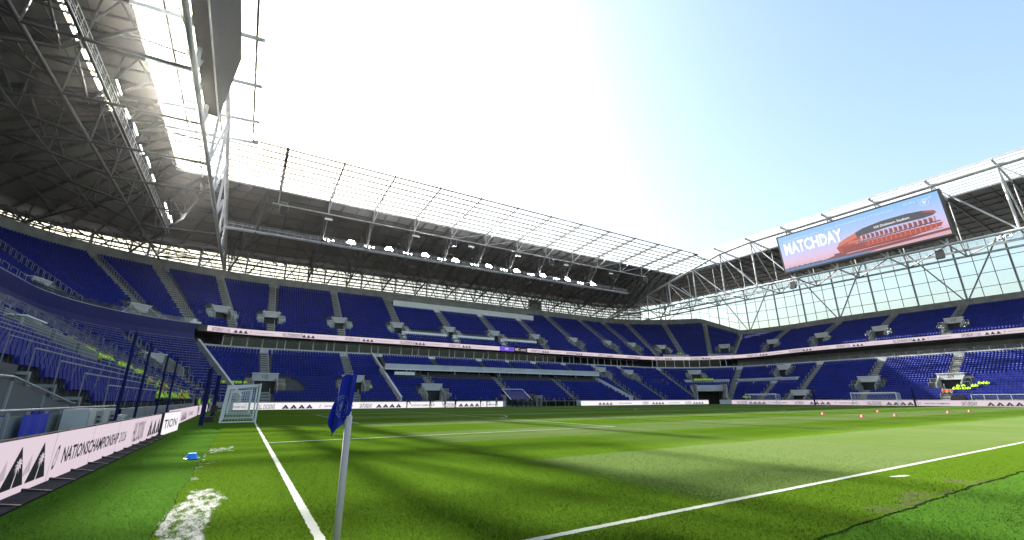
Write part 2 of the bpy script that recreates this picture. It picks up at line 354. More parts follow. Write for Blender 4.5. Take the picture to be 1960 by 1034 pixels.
for s in (0, 1):
    X_ = lambda v: v if s == 0 else 105-v
    line('penalty_area_line', ((X_(.06), 13.84), (X_(16.44), 13.84)), ((X_(16.5), 13.78), (X_(16.5), 54.22)), ((X_(16.44), 54.16), (X_(.06), 54.16)))
    line('goal_area_line', ((X_(.06), 24.84), (X_(5.44), 24.84)), ((X_(5.5), 24.78), (X_(5.5), 43.22)), ((X_(5.44), 43.16), (X_(.06), 43.16)))
    mb = MB(); a0 = math.acos(5.5/9.15); q = [(X_(11+9.15*math.cos(a)), 34+9.15*math.sin(a)) for a in np.linspace(-a0, a0, 25)]
    for a, c in zip(q[:-1], q[1:]): ragged(mb, a, c, 0.12, 0.0045)
    mb.build('penalty_arc', kind='structure')
mb = MB(); q = [(52.5+9.15*math.cos(a), 34+9.15*math.sin(a)) for a in np.linspace(0, 2*math.pi, 49)]
for a, c in zip(q[:-1], q[1:]): ragged(mb, a, c, 0.12, 0.0085)
mb.build('centre_circle', kind='structure')
line('corner_quadrant_mark', ((9.9, -0.42), (10.35, -0.52)))
mb = MB(); q = [(math.cos(a), math.sin(a)) for a in np.linspace(0, math.pi/2, 10)]
for a, c in zip(q[:-1], q[1:]): ragged(mb, a, c, 0.1, 0.0085)


# ------------------------------------------------------------------ grandstands
TB1, TB2, TEND = tLC(62.7), tRC(67.8), tR(-8)
stand = {
 'L': thing('grandstand', 'steep single grandstand behind the near goal with blue rail seats and blue painted walls', 'grandstand', 'grandstands round the pitch'),
 'F': thing('grandstand', 'long two tier grandstand along the far touchline with glazed boxes between its tiers', 'grandstand', 'grandstands round the pitch'),
 'R': thing('grandstand', 'two tier grandstand behind the far goal under the tall glass wall', 'grandstand', 'grandstands round the pitch')}
RNGS = {'L': (0.0, TB1), 'F': (TB1, TB2), 'R': (TB2, TEND)}
NLO, NUP, DEP = 20, 24, 0.8
def zk_lo(k): return 1.0+k*0.45
def zk_up(k, t): return zrib(t)-.1+k*DEP*up_slope(t)
RX0, RX1 = 22.2, 77.0            # hospitality recess of the far stand
def rwall_l(r): return 23.0-(r-8)*0.12
def rwall_r(r): return 79.9-(r-8)*0.40
AIS_UP = [tL(11), tL(24), tL(37), tL(50.5), tL(63.5), tLC(22), tLC(47.3), tLC(60.6), tLC(75), tLC(88.6)]+[tF(15.1+13.3*k) for k in range(6)]+[tF(95.9), tRC(5), tRC(18), tRC(36), tRC(53.6), tRC(67.6), tRC(86), tR(53.5), tR(40.2), tR(26.8), tR(13.5), tR(0.2)]
AIS_LO = [tL(3), tL(41.2), tL(56), tLC(15), tLC(37), tLC(87), tF(15.4), tF(30.2), tF(46.5), tF(62.5), tF(82), tF(91.7), tRC(13), tRC(71.5), tR(59.5), tR(51.3), tR(38.2), tR(25.0), tR(12), tR(-1)]
# tier, stand, t, first row, last row, width, number painted on the lintel
VOMS = [('lo', 'L', tL(38.9), 7, 12, 3.0, ''), ('lo', 'L', tLC(35.6), 9, 14, 3.0, ''),
        ('lo', 'F', tLC(87), 4, 8, 3.2, '112'), ('lo', 'F', tF(15.7), 4, 8, 3.2, ''), ('lo', 'F', tF(29.9), 1, 5, 3.4, ''), ('lo', 'F', tF(82), 13, 17, 3.0, ''), ('lo', 'F', tF(91.7), 12, 16, 3.0, ''),
        ('lo', 'F', tRC(39), 13, 17, 3.2, ''), ('lo', 'R', tR(59.5), 14, 18, 3.0, ''), ('lo', 'R', tR(51.2), 0, 4, 3.4, ''), ('lo', 'R', tR(38.4), 5, 9, 3.4, ''), ('lo', 'R', tR(25.0), 5, 9, 3.4, 'S19')]
for i, (s, t, num) in enumerate([('L', tLC(15.5), 'S06'), ('L', tLC(46.5), ''), ('F', tLC(72.6), ''), ('F', tLC(88.6), ''), ('F', tF(15.1), ''), ('F', tF(28.2), ''), ('F', tF(41.7), ''), ('F', tF(54.8), ''), ('F', tF(68.1), ''),
                  ('F', tF(82), ''), ('F', tF(95.9), ''), ('F', tRC(7), ''), ('F', tRC(26), ''), ('F', tRC(62), ''), ('R', tRC(87), ''), ('R', tR(53.3), ''), ('R', tR(39.9), ''), ('R', tR(26.2), '117'), ('R', tR(12.9), '')]):
    k0 = 0 if s == 'L' else (3 if t in (tRC(26), tRC(62)) else 4)
    VOMS.append(('up', s, t, k0, k0+4, 2.6, num))
TUN = (tRC(32.5), tRC(52.5))     # players' and service tunnel in the far corner
def rk(tier, k): return (8 if tier == 'lo' else 26.4)+k*DEP
def real(dt, t, r):
    _, _, s = frame(t); return dt*(r/27 if len(s) == 2 else 1.0)
def toT(d, t, r):
    _, _, s = frame(t); return d*(27/r if len(s) == 2 else 1.0)
def cuts(tier, k):
    """t-intervals of row k where the terrace itself is missing"""
    r = rk(tier, k)+0.4; out = []
    for (ti, s, t, k0, k1, wd, nu) in VOMS:
        if ti == tier and k0 <= k < k1: h = toT(wd/2, t, r); out.append((t-h, t+h))
    if tier == 'lo':
        if k < 4: out.append((tL(8.5), tL(18.8)))
        if k < 8: h = toT((4.0 if k > 1 else 4.6), tRC(42.5), r); out.append((tRC(42.5)-h, tRC(42.5)+h))
        if k >= 12: out.append((tF(rwall_l(r)), tF(rwall_r(r))))
        if k < 3: out.append((tF(44), tF(53)))
    else:
        if k >= 19: out.append((tF(29.5), tF(74)))
    return out
def noseat(tier, k):
    r = rk(tier, k)+0.4; out = list(cuts(tier, k))
    for t in (AIS_LO if tier == 'lo' else AIS_UP): h = toT(0.66, t, r); out.append((t-h, t+h))
    for (ti, s, t, k0, k1, wd, nu) in VOMS:
        if ti == tier and k0-1 <= k < k1+1: h = toT(wd/2+(1.3 if k0 <= k < k1 else 0.9), t, r); out.append((t-h, t+h))
    for t in (TB1, ): h = toT(0.35, t, r); out.append((t-h, t+h))
    if tier == 'lo':
        if k < 5: out.append((tL(7.6), tL(19.2)))
        if k < 13: out += [(tF(rwall_l(r)-.45), tF(rwall_l(r)+.45)), (tF(rwall_r(r)-.45), tF(rwall_r(r)+.45))]
        if k in (10, 11): out += [(tRC(25), tRC(66)), (tRC(72.5), tR(54))]
        if k < 8: h = toT(4.6, tRC(42.5), r); out.append((tRC(42.5)-h, tRC(42.5)+h))
    else:
        if k in (3, 4, 5): out += [(tF(28.5), tF(39.8)), (tF(41.3), tF(53)), (tF(55), tF(66.5))]
        if k == 0: out += [(tRC(22), tRC(40)), (tRC(52), tRC(78)), (tLC(0), tLC(36)), (tLC(44), tLC(62))]
    return out
def sub(iv, cs):
    res = [iv]
    for a, b_ in cs:
        nx = []
        for p, q in res:
            if b_ <= p or a >= q: nx.append((p, q)); continue
            if a > p+.02: nx.append((p, a))
            if b_ < q-.02: nx.append((b_, q))
        res = nx
    return res

for s in 'LFR':
    a, b_ = RNGS[s]
    lo, upm = MB(), MB()
    nlo = 22 if s == 'L' else NLO
    for k in range(nlo):
        for p, q in sub((a, b_), cuts('lo', k)):
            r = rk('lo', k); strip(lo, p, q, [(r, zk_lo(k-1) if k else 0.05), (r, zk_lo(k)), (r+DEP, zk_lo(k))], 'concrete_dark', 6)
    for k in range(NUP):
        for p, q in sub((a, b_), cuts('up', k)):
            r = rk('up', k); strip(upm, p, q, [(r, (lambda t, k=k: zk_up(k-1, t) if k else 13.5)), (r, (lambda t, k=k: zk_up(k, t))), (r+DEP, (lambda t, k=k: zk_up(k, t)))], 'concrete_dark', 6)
    lo.build('lower_terrace', stand[s]); upm.build('upper_terrace', stand[s])
    # front wall, rear parapet and the slabs that carry the upper tier
    mb = MB()
    for p, q in sub((a, b_), [(tL(8.5), tL(18.8)), (TUN[0]-.6, TUN[1]+.6), (tF(44), tF(62))]): closed(mb, p, q, [(7.45, 0.0), (7.45, 1.12), (7.6, 1.12), (7.6, 0.0)], 'fascia' if s != 'L' else 'grey_panel', 6)
    mb.build('front_wall', stand[s])
    mb = MB(); zt = lambda t: zrib(t)-.1+NUP*DEP*up_slope(t)
    closed(mb, a, b_, [(45.62, lambda t: zt(t)-.6), (45.62, lambda t: zt(t)+2.1), (46.0, lambda t: zt(t)+2.1), (46.0, lambda t: zt(t)-.6)], 'concrete', 5)
    strip(mb, a, b_, [(46.0, lambda t: zt(t)+1.3), (49.0, lambda t: zt(t)+1.3), (49.0, -0.05)], 'concrete_dark', 8)
    mb.build('parapet', stand[s])
# boundary wall between the near goal stand and the long stand, recess walls, tunnel
def raker(name, par, tfun, k0, k1, tier='lo', over=0.95, wd=0.28, m='fascia', rail=True):
    mb = MB(); z = (lambda r: z_lo(r)+.35) if tier == 'lo' else None
    pts = [(rk('lo', k), zk_lo(k)) for k in range(k0, k1+1)]
    P0 = P(tfun(pts[0][0]), pts[0][0], 0); P1 = P(tfun(pts[-1][0]), pts[-1][0], 0); nrm = np.cross((P1-P0)/np.linalg.norm(P1-P0), (0, 0, 1))*wd/2
    a = P0+(0, 0, pts[0][1]-1.2); b_ = P1+(0, 0, pts[-1][1]-1.2); c = P1+(0, 0, pts[-1][1]+over); d = P0+(0, 0, pts[0][1]+over)
    mb.add([a-nrm, b_-nrm, c-nrm, d-nrm, a+nrm, b_+nrm, c+nrm, d+nrm], [(0, 1, 2, 3), (7, 6, 5, 4), (3, 2, 6, 7), (0, 3, 7, 4), (1, 5, 6, 2)], m)
    mb.bar(d+(0, 0, .03), c+(0, 0, .03), wd+.12, .08, 'fascia')
    mb.build(name, par)
raker('boundary_wall', stand['F'], lambda r: TB1, 0, 21, over=1.0)
raker('recess_wall', stand['F'], lambda r: tF(rwall_l(r)), 0, 20, over=0.8)
raker('recess_wall', stand['F'], lambda r: tF(rwall_r(r)), 0, 20, over=0.8)
# blue band above the rail seats
mb = MB(); closed(mb, 0, TB1-0.3, [(25.62, 10.2), (25.62, 11.4), (26.25, 12.6), (26.25, 14.25), (26.4, 14.25), (26.4, 10.2)], 'blue_wall', 5); mb.build('blue_wall', stand['L'])
mb = MB(); strip(mb, tLC(2), TB1, [(26.33, 14.25), (26.33, 15.05)], 'balu'); mb.build('glass_balustrade', stand['L'])
mb = MB(); closed(mb, 0, TB1, [(26.28, 14.25), (26.28, 14.33), (26.42, 14.33), (26.42, 14.25)], 'fascia'); mb.build('coping', stand['L'])
mb = MB(); mb.box((-.9, -.25, 0), (.9, .25, .3), 'white'); mb.box((-.5, -.2, .3), (.1, .2, .75), 'white'); mb.build('control_box', stand['L'], mw=fmat(tLC(61.6), 26.3, 14.3))
# between the tiers: concourse floor, fascia strip, soffit, back wall
for s in 'FR':
    a, b_ = RNGS[s]
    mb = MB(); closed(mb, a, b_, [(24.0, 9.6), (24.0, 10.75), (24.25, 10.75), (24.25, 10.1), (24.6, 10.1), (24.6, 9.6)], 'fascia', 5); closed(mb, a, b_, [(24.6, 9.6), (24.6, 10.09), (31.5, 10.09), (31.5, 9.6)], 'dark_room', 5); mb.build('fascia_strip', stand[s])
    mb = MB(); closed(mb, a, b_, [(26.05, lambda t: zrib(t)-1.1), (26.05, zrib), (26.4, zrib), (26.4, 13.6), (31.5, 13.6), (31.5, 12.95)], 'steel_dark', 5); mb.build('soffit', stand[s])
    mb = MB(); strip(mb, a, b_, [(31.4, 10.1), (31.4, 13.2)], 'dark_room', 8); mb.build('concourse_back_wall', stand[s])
mb = MB(); strip(mb, TB2, TEND, [(24.1, 10.75), (24.1, 11.5)], 'balu', 2.2)
for t in np.arange(TB2, TEND, 2.2): mb.bar(P(t, 24.08, 10.75), P(t, 24.08, 11.52), .05, .05, 'steel')
mb.build('glass_balustrade', stand['R'])
# dark doorways at the back of the right concourse
for t in (tR(57), tR(43), tR(29), tR(15)):
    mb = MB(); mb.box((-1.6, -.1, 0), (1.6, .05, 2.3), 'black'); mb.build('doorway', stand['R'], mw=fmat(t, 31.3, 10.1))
mb = MB(); strip(mb, TB2, TEND, [(30.8, 10.1), (30.8, 13.2)], 'concrete', 8); mb.build('concourse_wall', stand['R'])
# glazed box fronts of the far stand: every pane a part, mullions between
def pane_run(par, t0, t1, r, z0, z1, stp, m='boxglass', mull='fascia', mw_=0.15, name='window'):
    t = t0; i = 0
    while t < t1-.5:
        wd = stp*(1 if i % 4 else 0.55); te = min(t+toT(wd, t, r), t1)
        mb = MB(); A, B = P(t, r), P(te, r); mb.quad(A+(0, 0, z0), B+(0, 0, z0), B+(0, 0, z1), A+(0, 0, z1), m)
        nn = frame(t)[1]; off = np.array((nn[0], nn[1], 0))*-.04
        mb.bar(A+off+(0, 0, z0), A+off+(0, 0, z1), mw_, .12, mull, (nn[0], nn[1], 0)); mb.bar(A+off+(0, 0, z0+.03), B+off+(0, 0, z0+.03), .08, .06, mull); mb.bar(A+off+(0, 0, z1-.03), B+off+(0, 0, z1-.03), .08, .06, mull)
        mb.build(name, par); t = te; i += 1
pane_run(stand['F'], TB1+5, tF(105), 28.4, 10.12, 12.98, 2.6, mull='white')
pane_run(stand['F'], tRC(12), tRC(66), 26.0, 10.9, 13.12, 3.0, mull='white', mw_=0.12)
mb = MB(); closed(mb, tRC(11.5), tRC(66.5), [(25.9, 10.78), (25.9, 10.88), (26.1, 10.88), (26.1, 10.78)], 'white'); mb.build('window_ledge', stand['F'])
# seats inside the open boxes
# recess: hospitality glazing, balcony tier
def slabx(name, x0, x1, y0, y1, z0, z1, m, par=stand['F']):
    mb = MB(); mb.box((x0, y0, z0), (x1, y1, z1), m); return mb.build(name, par)
slabx('balcony_slab', 21.9, 76.9, 81.3, 84.4, 7.25, 7.55, 'fascia'); slabx('balcony_front', 21.9, 76.9, 81.1, 81.3, 7.1, 8.15, 'fascia'); slabx('balcony_edge', 21.9, 76.9, 80.95, 81.12, 7.02, 7.16, 'white')
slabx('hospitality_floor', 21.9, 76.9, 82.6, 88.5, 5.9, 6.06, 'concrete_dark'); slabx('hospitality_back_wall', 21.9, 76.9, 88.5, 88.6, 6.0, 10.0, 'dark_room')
x = 22.4; i = 0
while x < 76.5:
    wd = (2.9, 2.9, 1.1, 1.1)[i % 4]
    mb = MB(); mb.box((x+.05, 84.75, 6.05), (x+wd-.05, 84.79, 7.2), 'boxglass'); mb.box((x-.05, 84.68, 6.05), (x+.05, 84.82, 7.2), 'white' if i % 4 > 1 else 'fascia'); mb.build('window', stand['F']); x += wd; i += 1
for x in (26.5, 37, 48, 59, 70): slabx('column', x-.09, x+.09, 82.0, 82.18, 5.6, 7.3, 'white')
mb = MB()
for k in range(6): mb.box((22.0, 81.6+k*.85, 7.3+k*.42), (76.9, 82.45+k*.85+.001, 7.72+k*.42), 'concrete_dark')
mb.build('balcony_terrace', stand['F'])
slabx('balcony_rear_rail', 22.0, 76.9, 86.72, 86.82, 9.9, 10.35, 'white'); slabx('hospitality_desk', 23.6, 27.6, 80.1, 80.5, 6.0, 6.6, 'white')
slabx('balcony_rear_floor', 22.0, 76.9, 86.7, 96.4, 9.7, 9.9, 'concrete_dark')
# pale rear wall, press desks
mb = MB(); mb.box((29.5, 106.6, 24.1), (74.0, 106.9, 26.6), 'white'); mb.build('press_wall', stand['F'])
for x0, x1 in ((28.6, 39.8), (41.4, 53.0), (55.0, 66.4)):
    mb = MB(); mb.box((x0, 93.9, 15.1), (x1, 94.1, 16.7), 'white'); mb.box((x0, 94.1, 16.6), (x1, 94.9, 16.7), 'white'); mb.build('press_desk', stand['F'])
    mb = MB(); mb.box((x0, 92.9, 14.9), (x1, 93.05, 15.35), 'white')
    for xx in np.arange(x0+1, x1-1, 2.3): mb.box((xx, 93.4, 15.4), (xx+1.5, 93.5, 15.8), 'black')
    mb.build('monitor_row', stand['F'])

# vomitories
def glass_wing(par, x0, x1, y, z0, z1):
    mb = MB(); mb.quad((x0, y, z0), (x1, y, z0), (x1, y, z1), (x0, y, z1), 'balu'); mb.bar((x0, y, z1), (x1, y, z1), .05, .05, 'steel')
    for xx in (x0, x1): mb.bar((xx, y, z0), (xx, y, z1), .05, .05, 'steel')
    mb.build('glass_panel', par)
for (tier, s, t, k0, k1, wd, num) in VOMS:
    r = rk(tier, k0); sl_ = SLO if tier == 'lo' else up_slope(t); z0 = (zk_lo(k0-1) if tier == 'lo' else zk_up(k0-1, t)) if k0 else (0.05 if tier == 'lo' else 13.2)
    D = (k1-k0)*DEP; mb = MB(); h = wd/2
    mb.box((-h, -.05, -.12), (h, D+1.6, -.02), 'step')
    for sg in (-1, 1):
        x0, x1 = (h-.02, h+.16) if sg > 0 else (-h-.16, -h+.02)
        vs = [(x0, -.1, -.1), (x1, -.1, -.1), (x1, D+.3, -.1), (x0, D+.3, -.1), (x0, -.1, 1.25), (x1, -.1, 1.25), (x1, D+.3, D*sl_+1.5), (x0, D+.3, D*sl_+1.5)]
        mb.add(vs, [(0, 3, 2, 1), (4, 5, 6, 7), (0, 1, 5, 4), (1, 2, 6, 5), (2, 3, 7, 6), (3, 0, 4, 7)], 'concrete')
    yb = D-.75; mb.box((-h-.3, yb, 2.05), (h+.3, yb+.14, 3.25), 'fascia'); mb.box((-h-.35, yb-.12, 3.2), (h+.35, yb+.95, 3.3), 'white')
    mb.box((-h, yb+.5, -.02), (h, yb+.6, 2.1), 'black'); mb.box((-h, yb+.1, 2.02), (h, D+1.2, 2.1), 'concrete_dark')  # black panel stands in for the shade inside the opening
    v = obj('vomitory', mb.mesh('vomitory'), stand[s], fmat(t, r, z0))
    for sg in (-1, 1):
        a_, b_ = (h+.2, h+1.25) if sg > 0 else (-h-1.25, -h-.2)
        glass_wing(v, a_, b_, .1, sl_*.1+.45, 1.55); glass_wing(v, a_, b_, 1.5, sl_*1.5+.45, 2.35)
    if num:
        V, F, W_ = text2d(num, 0.55, .8, .01); mb = MB(); mb.add([(x-W_/2, yb-.02, 2.4+y) for x, y in V], F, 'ink'); mb.build('number', v)
# long front ledges of the corner vomitories in the upper tier
for a, b_, s in ((tRC(22), tRC(40), 'F'), (tRC(52), tRC(78), 'F'), (tLC(4), tLC(24), 'L')):
    a2, b2 = a, min(b_, TB2 if s == 'F' else b_); mb = MB(); closed(mb, a2, b2, [(26.6, 14.3), (26.6, 15.0), (26.75, 15.0), (26.75, 14.3)], 'balu'); closed(mb, a2, b2, [(26.55, 14.28), (26.55, 14.42), (26.9, 14.42), (26.9, 14.28)], 'white'); mb.build('ledge', stand[s])
# mid-height wheelchair platforms in the far corner and beside it
for a, b_, s in ((tRC(25), tRC(66), 'F'), (tRC(72.5), tR(54), 'R'), (tF(96), tRC(2), 'F')):
    mb = MB(); k = 10; r = rk('lo', k); closed(mb, a, b_, [(r-.1, zk_lo(k)-.5), (r-.1, zk_lo(k)+.35), (r+.05, zk_lo(k)+.35), (r+.05, zk_lo(k)+.02), (r+1.6, zk_lo(k)+.02), (r+1.6, zk_lo(k)-.5)], 'fascia')
    strip(mb, a, b_, [(r-.05, zk_lo(k)+.35), (r-.05, zk_lo(k)+1.0)], 'balu'); closed(mb, a, b_, [(r+1.55, zk_lo(k)), (r+1.55, zk_lo(k)+1.25), (r+1.7, zk_lo(k)+1.25), (r+1.7, zk_lo(k))], 'fascia'); mb.build('viewing_platform', stand[s])
# tunnel in the far corner
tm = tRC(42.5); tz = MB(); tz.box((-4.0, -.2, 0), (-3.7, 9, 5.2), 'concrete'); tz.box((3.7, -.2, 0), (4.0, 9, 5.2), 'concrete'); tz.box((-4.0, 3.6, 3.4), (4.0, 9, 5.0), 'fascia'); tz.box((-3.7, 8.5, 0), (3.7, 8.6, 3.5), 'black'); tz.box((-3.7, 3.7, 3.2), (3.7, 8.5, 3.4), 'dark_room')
for sg in (-1, 1):
    x0, x1 = (3.95, 4.25) if sg > 0 else (-4.25, -3.95)
    tz.add([(x0, -.3, 0), (x1, -.3, 0), (x1, 6.6, 0), (x0, 6.6, 0), (x0, -.3, 1.2), (x1, -.3, 1.2), (x1, 6.6, 5.2), (x0, 6.6, 5.2)], [(0, 3, 2, 1), (4, 5, 6, 7), (0, 1, 5, 4), (1, 2, 6, 5), (2, 3, 7, 6), (3, 0, 4, 7)], 'fascia')
obj('tunnel', tz.mesh('tunnel'), stand['F'], fmat(tm, 8.0, 0.0))
mb = MB(); mb.box((44, 73.0, 0), (53, 75.6, .15), 'concrete'); mb.box((44, 75.6, 0), (53, 75.7, 2.35), 'concrete_dark'); mb.box((44, 72.6, 0), (44.2, 75.6, 2.2), 'concrete'); mb.box((52.8, 72.6, 0), (53, 75.6, 2.2), 'concrete')
mb.add([(45.5, 72.8, 1.2), (50.5, 72.8, 1.2), (50.5, 76.6, 3.4), (45.5, 76.6, 3.4)], [(0, 1, 2, 3)], 'blue_wall'); mb.bar((45.5, 72.8, 1.25), (45.5, 76.6, 3.45), .12, .12, 'white'); mb.bar((50.5, 72.8, 1.25), (50.5, 76.6, 3.45), .12, .12, 'white'); mb.bar((45.5, 76.6, 3.45), (50.5, 76.6, 3.45), .12, .12, 'white')
mb.build('tunnel_canopy', stand['F'])
mb = MB(); mb.box((53.0, 72.5, 0), (62.0, 72.62, 1.3), 'mat_dark'); mb.build('dugout_wall', stand['F'])
# aisles
def in_stand(t): return 'L' if t < TB1 else ('F' if t < TB2 else 'R')
for tier, AIS in (('lo', AIS_LO), ('up', AIS_UP)):
    for t in AIS:
        s = in_stand(t-.01); mb = MB(); rails = MB(); nk = (22 if s == 'L' else 20) if tier == 'lo' else 24
        for k in range(nk):
            r = rk(tier, k)
            if any(p < t < q for p, q in cuts(tier, k)):
                if mb.v: a_ = mb.build('aisle', stand[s]); (rails.build('handrail', a_, kind='stuff') if rails.v else None); mb = MB(); rails = MB()
                continue
            z = zk_lo(k) if tier == 'lo' else zk_up(k, t); ri = .45 if tier == 'lo' else DEP*up_slope(t)
            M_ = fmat(t, r, z)
            def Q(x, y, zz): v = M_ @ Vector((x, y, zz)); return (v.x, v.y, v.z)
            for (y0, y1, za, zb) in ((0, DEP, .0, .03), (DEP*.5, DEP, .0, ri/2+.015)):
                mb.add([Q(-.6, y0, za), Q(.6, y0, za), Q(.6, y1, za), Q(-.6, y1, za), Q(-.6, y0, zb), Q(.6, y0, zb), Q(.6, y1, zb), Q(-.6, y1, zb)], [(4, 5, 6, 7), (0, 1, 5, 4), (1, 2, 6, 5), (3, 0, 4, 7)], 'step')
            if k % 2 == 0 or tier == 'up':
                xx = .58 if (s != 'R') else -.58
                rails.bar(Q(xx, .05, 0), Q(xx, .05, .95), .045, .045, 'steel'); rails.bar(Q(xx, .05, .95), Q(xx, .62, .95+ri*.7), .045, .045, 'steel'); rails.bar(Q(xx, .62, .95+ri*.7), Q(xx, .62, .1), .045, .045, 'steel')
        if mb.v:
            a_ = mb.build('aisle', stand[s])
            if rails.v: rails.build('handrail', a_, kind='stuff')

# seats
def seat_rows():
    out = []
    for s in 'LFR':
        a, b_ = RNGS[s]
        for tier, n in (('lo', 22 if s == 'L' else NLO), ('up', NUP)):
            for k in range(n):
                r = rk(tier, k)+.42
                for p, q in sub((a, b_), noseat(tier, k)):
                    t = p
                    for e in (T1, T2, T3, T4, 1e9):
                        qq = min(q, e)
                        if t >= qq: continue
                        stp = toT(0.5, t+1e-4, r); m = int((qq-t)/stp)
                        off = ((qq-t)-m*stp)/2
                        ts = t+off+stp*(np.arange(m)+.5)
                        for tt in ts:
                            z = zk_lo(k) if tier == 'lo' else zk_up(k, tt)
                            pr = P(tt, r); n_ = frame(tt)[1]
                            grey = (s == 'F' and tier == 'lo' and 9 <= k < 12 and 24 < pr[0] < 77 and pr[1] > CY)
                            out.append((s, pr[0], pr[1], z, n_[0], n_[1], 1 if grey else 0, 1 if (s == 'L' and tier == 'lo') else 0))
                        t = qq
    return out
S = seat_rows()
for k in range(5):     # balcony rows
    y = 82.0+k*.85
    for x in np.arange(22.6, 76.5, .52):
        if min(abs(x-xx) for xx in (33.0, 44.5, 52, 59.5, 69)) < .75: continue
        S.append(('F', x, y, 7.72+k*.42, 0, 1, 0, 0))
# template: x tangent, y outward, z up
SV = np.array([(-.21, .16, .40), (.21, .16, .40), (.21, .24, .86), (-.21, .24, .86), (-.15, .20, .92), (.15, .20, .92),      # back panel
               (-.20, .08, .36), (.20, .08, .36), (.20, .13, .72), (-.20, .13, .72), (-.20, .16, .74), (.20, .16, .74),          # tipped-up pan
               (-.05, .10, .05), (.05, .10, .05), (.05, .16, .40), (-.05, .16, .40), (-.20, .20, .36), (.20, .20, .36)])
SF4 = np.array([(0, 1, 2, 3), (3, 2, 5, 4), (6, 7, 8, 9), (9, 8, 11, 10), (12, 13, 14, 15), (6, 16, 17, 7), (16, 6, 9, 10), (7, 17, 11, 8)])
def seats_mesh(name, rows, mats):
    A = np.array([r[1:7] for r in rows], float); n = len(A); k = len(SV)
    jit = RNG.normal(0, .012, (n, 1)); nx, ny = A[:, 3:4], A[:, 4:5]
    X = A[:, 0:1]+ny*SV[None, :, 0]+nx*(SV[None, :, 1]+jit); Y = A[:, 1:2]-nx*SV[None, :, 0]+ny*(SV[None, :, 1]+jit); Z = A[:, 2:3]+SV[None, :, 2]+0*X
    V = np.stack([X, Y, Z], -1).reshape(-1, 3); F = (SF4[None]+(np.arange(n)*k)[:, None, None]).reshape(-1, 4)
    mi = np.repeat(A[:, 5], len(SF4)); return npmesh(name, V, F, mats, mi)
# the seats that show largest are objects of their own
def one_seat_mesh(m, detail):
    mb = MB()
    if detail:
        for (y0, y1, z0, z1, hw) in ((.14, .18, .38, .52, .205), (.18, .225, .52, .78, .215), (.225, .25, .78, .88, .17)):
            mb.add([(-hw, y0, z0), (hw, y0, z0), (hw, y1, z1), (-hw, y1, z1), (-hw, y0+.03, z0), (hw, y0+.03, z0), (hw, y1+.03, z1), (-hw, y1+.03, z1)], [(0, 1, 2, 3), (7, 6, 5, 4), (3, 2, 6, 7), (0, 3, 7, 4), (1, 5, 6, 2)], m)
        mb.add([(-.19, .03, .40), (.19, .03, .40), (.20, .09, .74), (-.20, .09, .74), (-.19, .11, .36), (.19, .11, .36), (.19, .14, .72), (-.19, .14, .72)], [(0, 1, 2, 3), (3, 2, 6, 7), (0, 3, 7, 4), (1, 5, 6, 2), (0, 4, 5, 1)], m)
        mb.box((-.03, .12, 0), (.03, .18, .42), 'steel_dark')
    else: mb.add([tuple(v) for v in SV], [tuple(f) for f in SF4], m)
    me = mb.mesh('seat'); return me
sm_detail = one_seat_mesh('seat', True); sm_plain = one_seat_mesh('seat', False); fwv = np.array((fw.x, fw.y, fw.z)); rtv = np.array((rt.x, rt.y, rt.z)); upv = np.array((up.x, up.y, up.z))
for s in 'LFR':
    rows = [q for q in S if q[0] == s]; A = np.array([q[1:4] for q in rows])-CAM+np.array((0, 0, .6)); zc = A@fwv; vis = (zc > 1) & (np.abs(A@rtv/np.maximum(zc, .1)) < 1.20) & (np.abs(A@upv/np.maximum(zc, .1)) < .64)
    d = np.where(vis, np.linalg.norm(A, axis=1), 1e9); d[[i for i, q in enumerate(rows) if q[6]]] = 1e9
    idx = set(np.argsort(d)[:300].tolist())
    me_ = sm_detail if s == 'L' else sm_plain
    for i in sorted(idx):
        _, x, y, z, nx, ny, g_, _l = rows[i]
        obj('seat', me_, stand[s], Matrix(((ny, nx, 0, x), (-nx, ny, 0, y), (0, 0, 1, z), (0, 0, 0, 1))))
    rest = [q for i, q in enumerate(rows) if i not in idx]
    obj('seat_rows', seats_mesh('seat_rows', rest, ['seat', 'seat_grey']), stand[s], kind='stuff')
# safe-standing rails of the near goal stand: one bent rail per row and block
nrail = 0; restrail = MB()
for k in range(22):
    r = rk('lo', k)+.12; z = zk_lo(k)
    for p, q in sub((tL(6), TB1-.4), noseat('lo', k)):
        L_ = real(q-p, (p+q)/2, r)
        if L_ < 1.2: continue
        mb = MB(); T = tsteps(p+.1, q-.1, 6); zt = z+1.02; rr_ = .022
        near = (k < 10 and p < tL(60)) and nrail < 290
        tgt = mb if near else restrail
        for a_, b_ in zip(T[:-1], T[1:]): tgt.bar(P(a_, r, zt), P(b_, r, zt), .045 if k < 4 else .028, .045 if k < 4 else .028, 'steel')
        for e in (T[0], T[-1]): tgt.bar(P(e, r, z), P(e, r, zt+.02), .035, .035, 'rail')
        stp = toT(2.0 if near else 2.5, (p+q)/2, r); t = T[0]+stp
        while t < T[-1]-.3: tgt.bar(P(t, r+.06, z), P(t, r+.02, zt), .024, .024, 'rail', caps=False); t += stp
        if near: mb.build('rail', stand['L']); nrail += 1
restrail.build('safety_rails', stand['L'], kind='stuff')

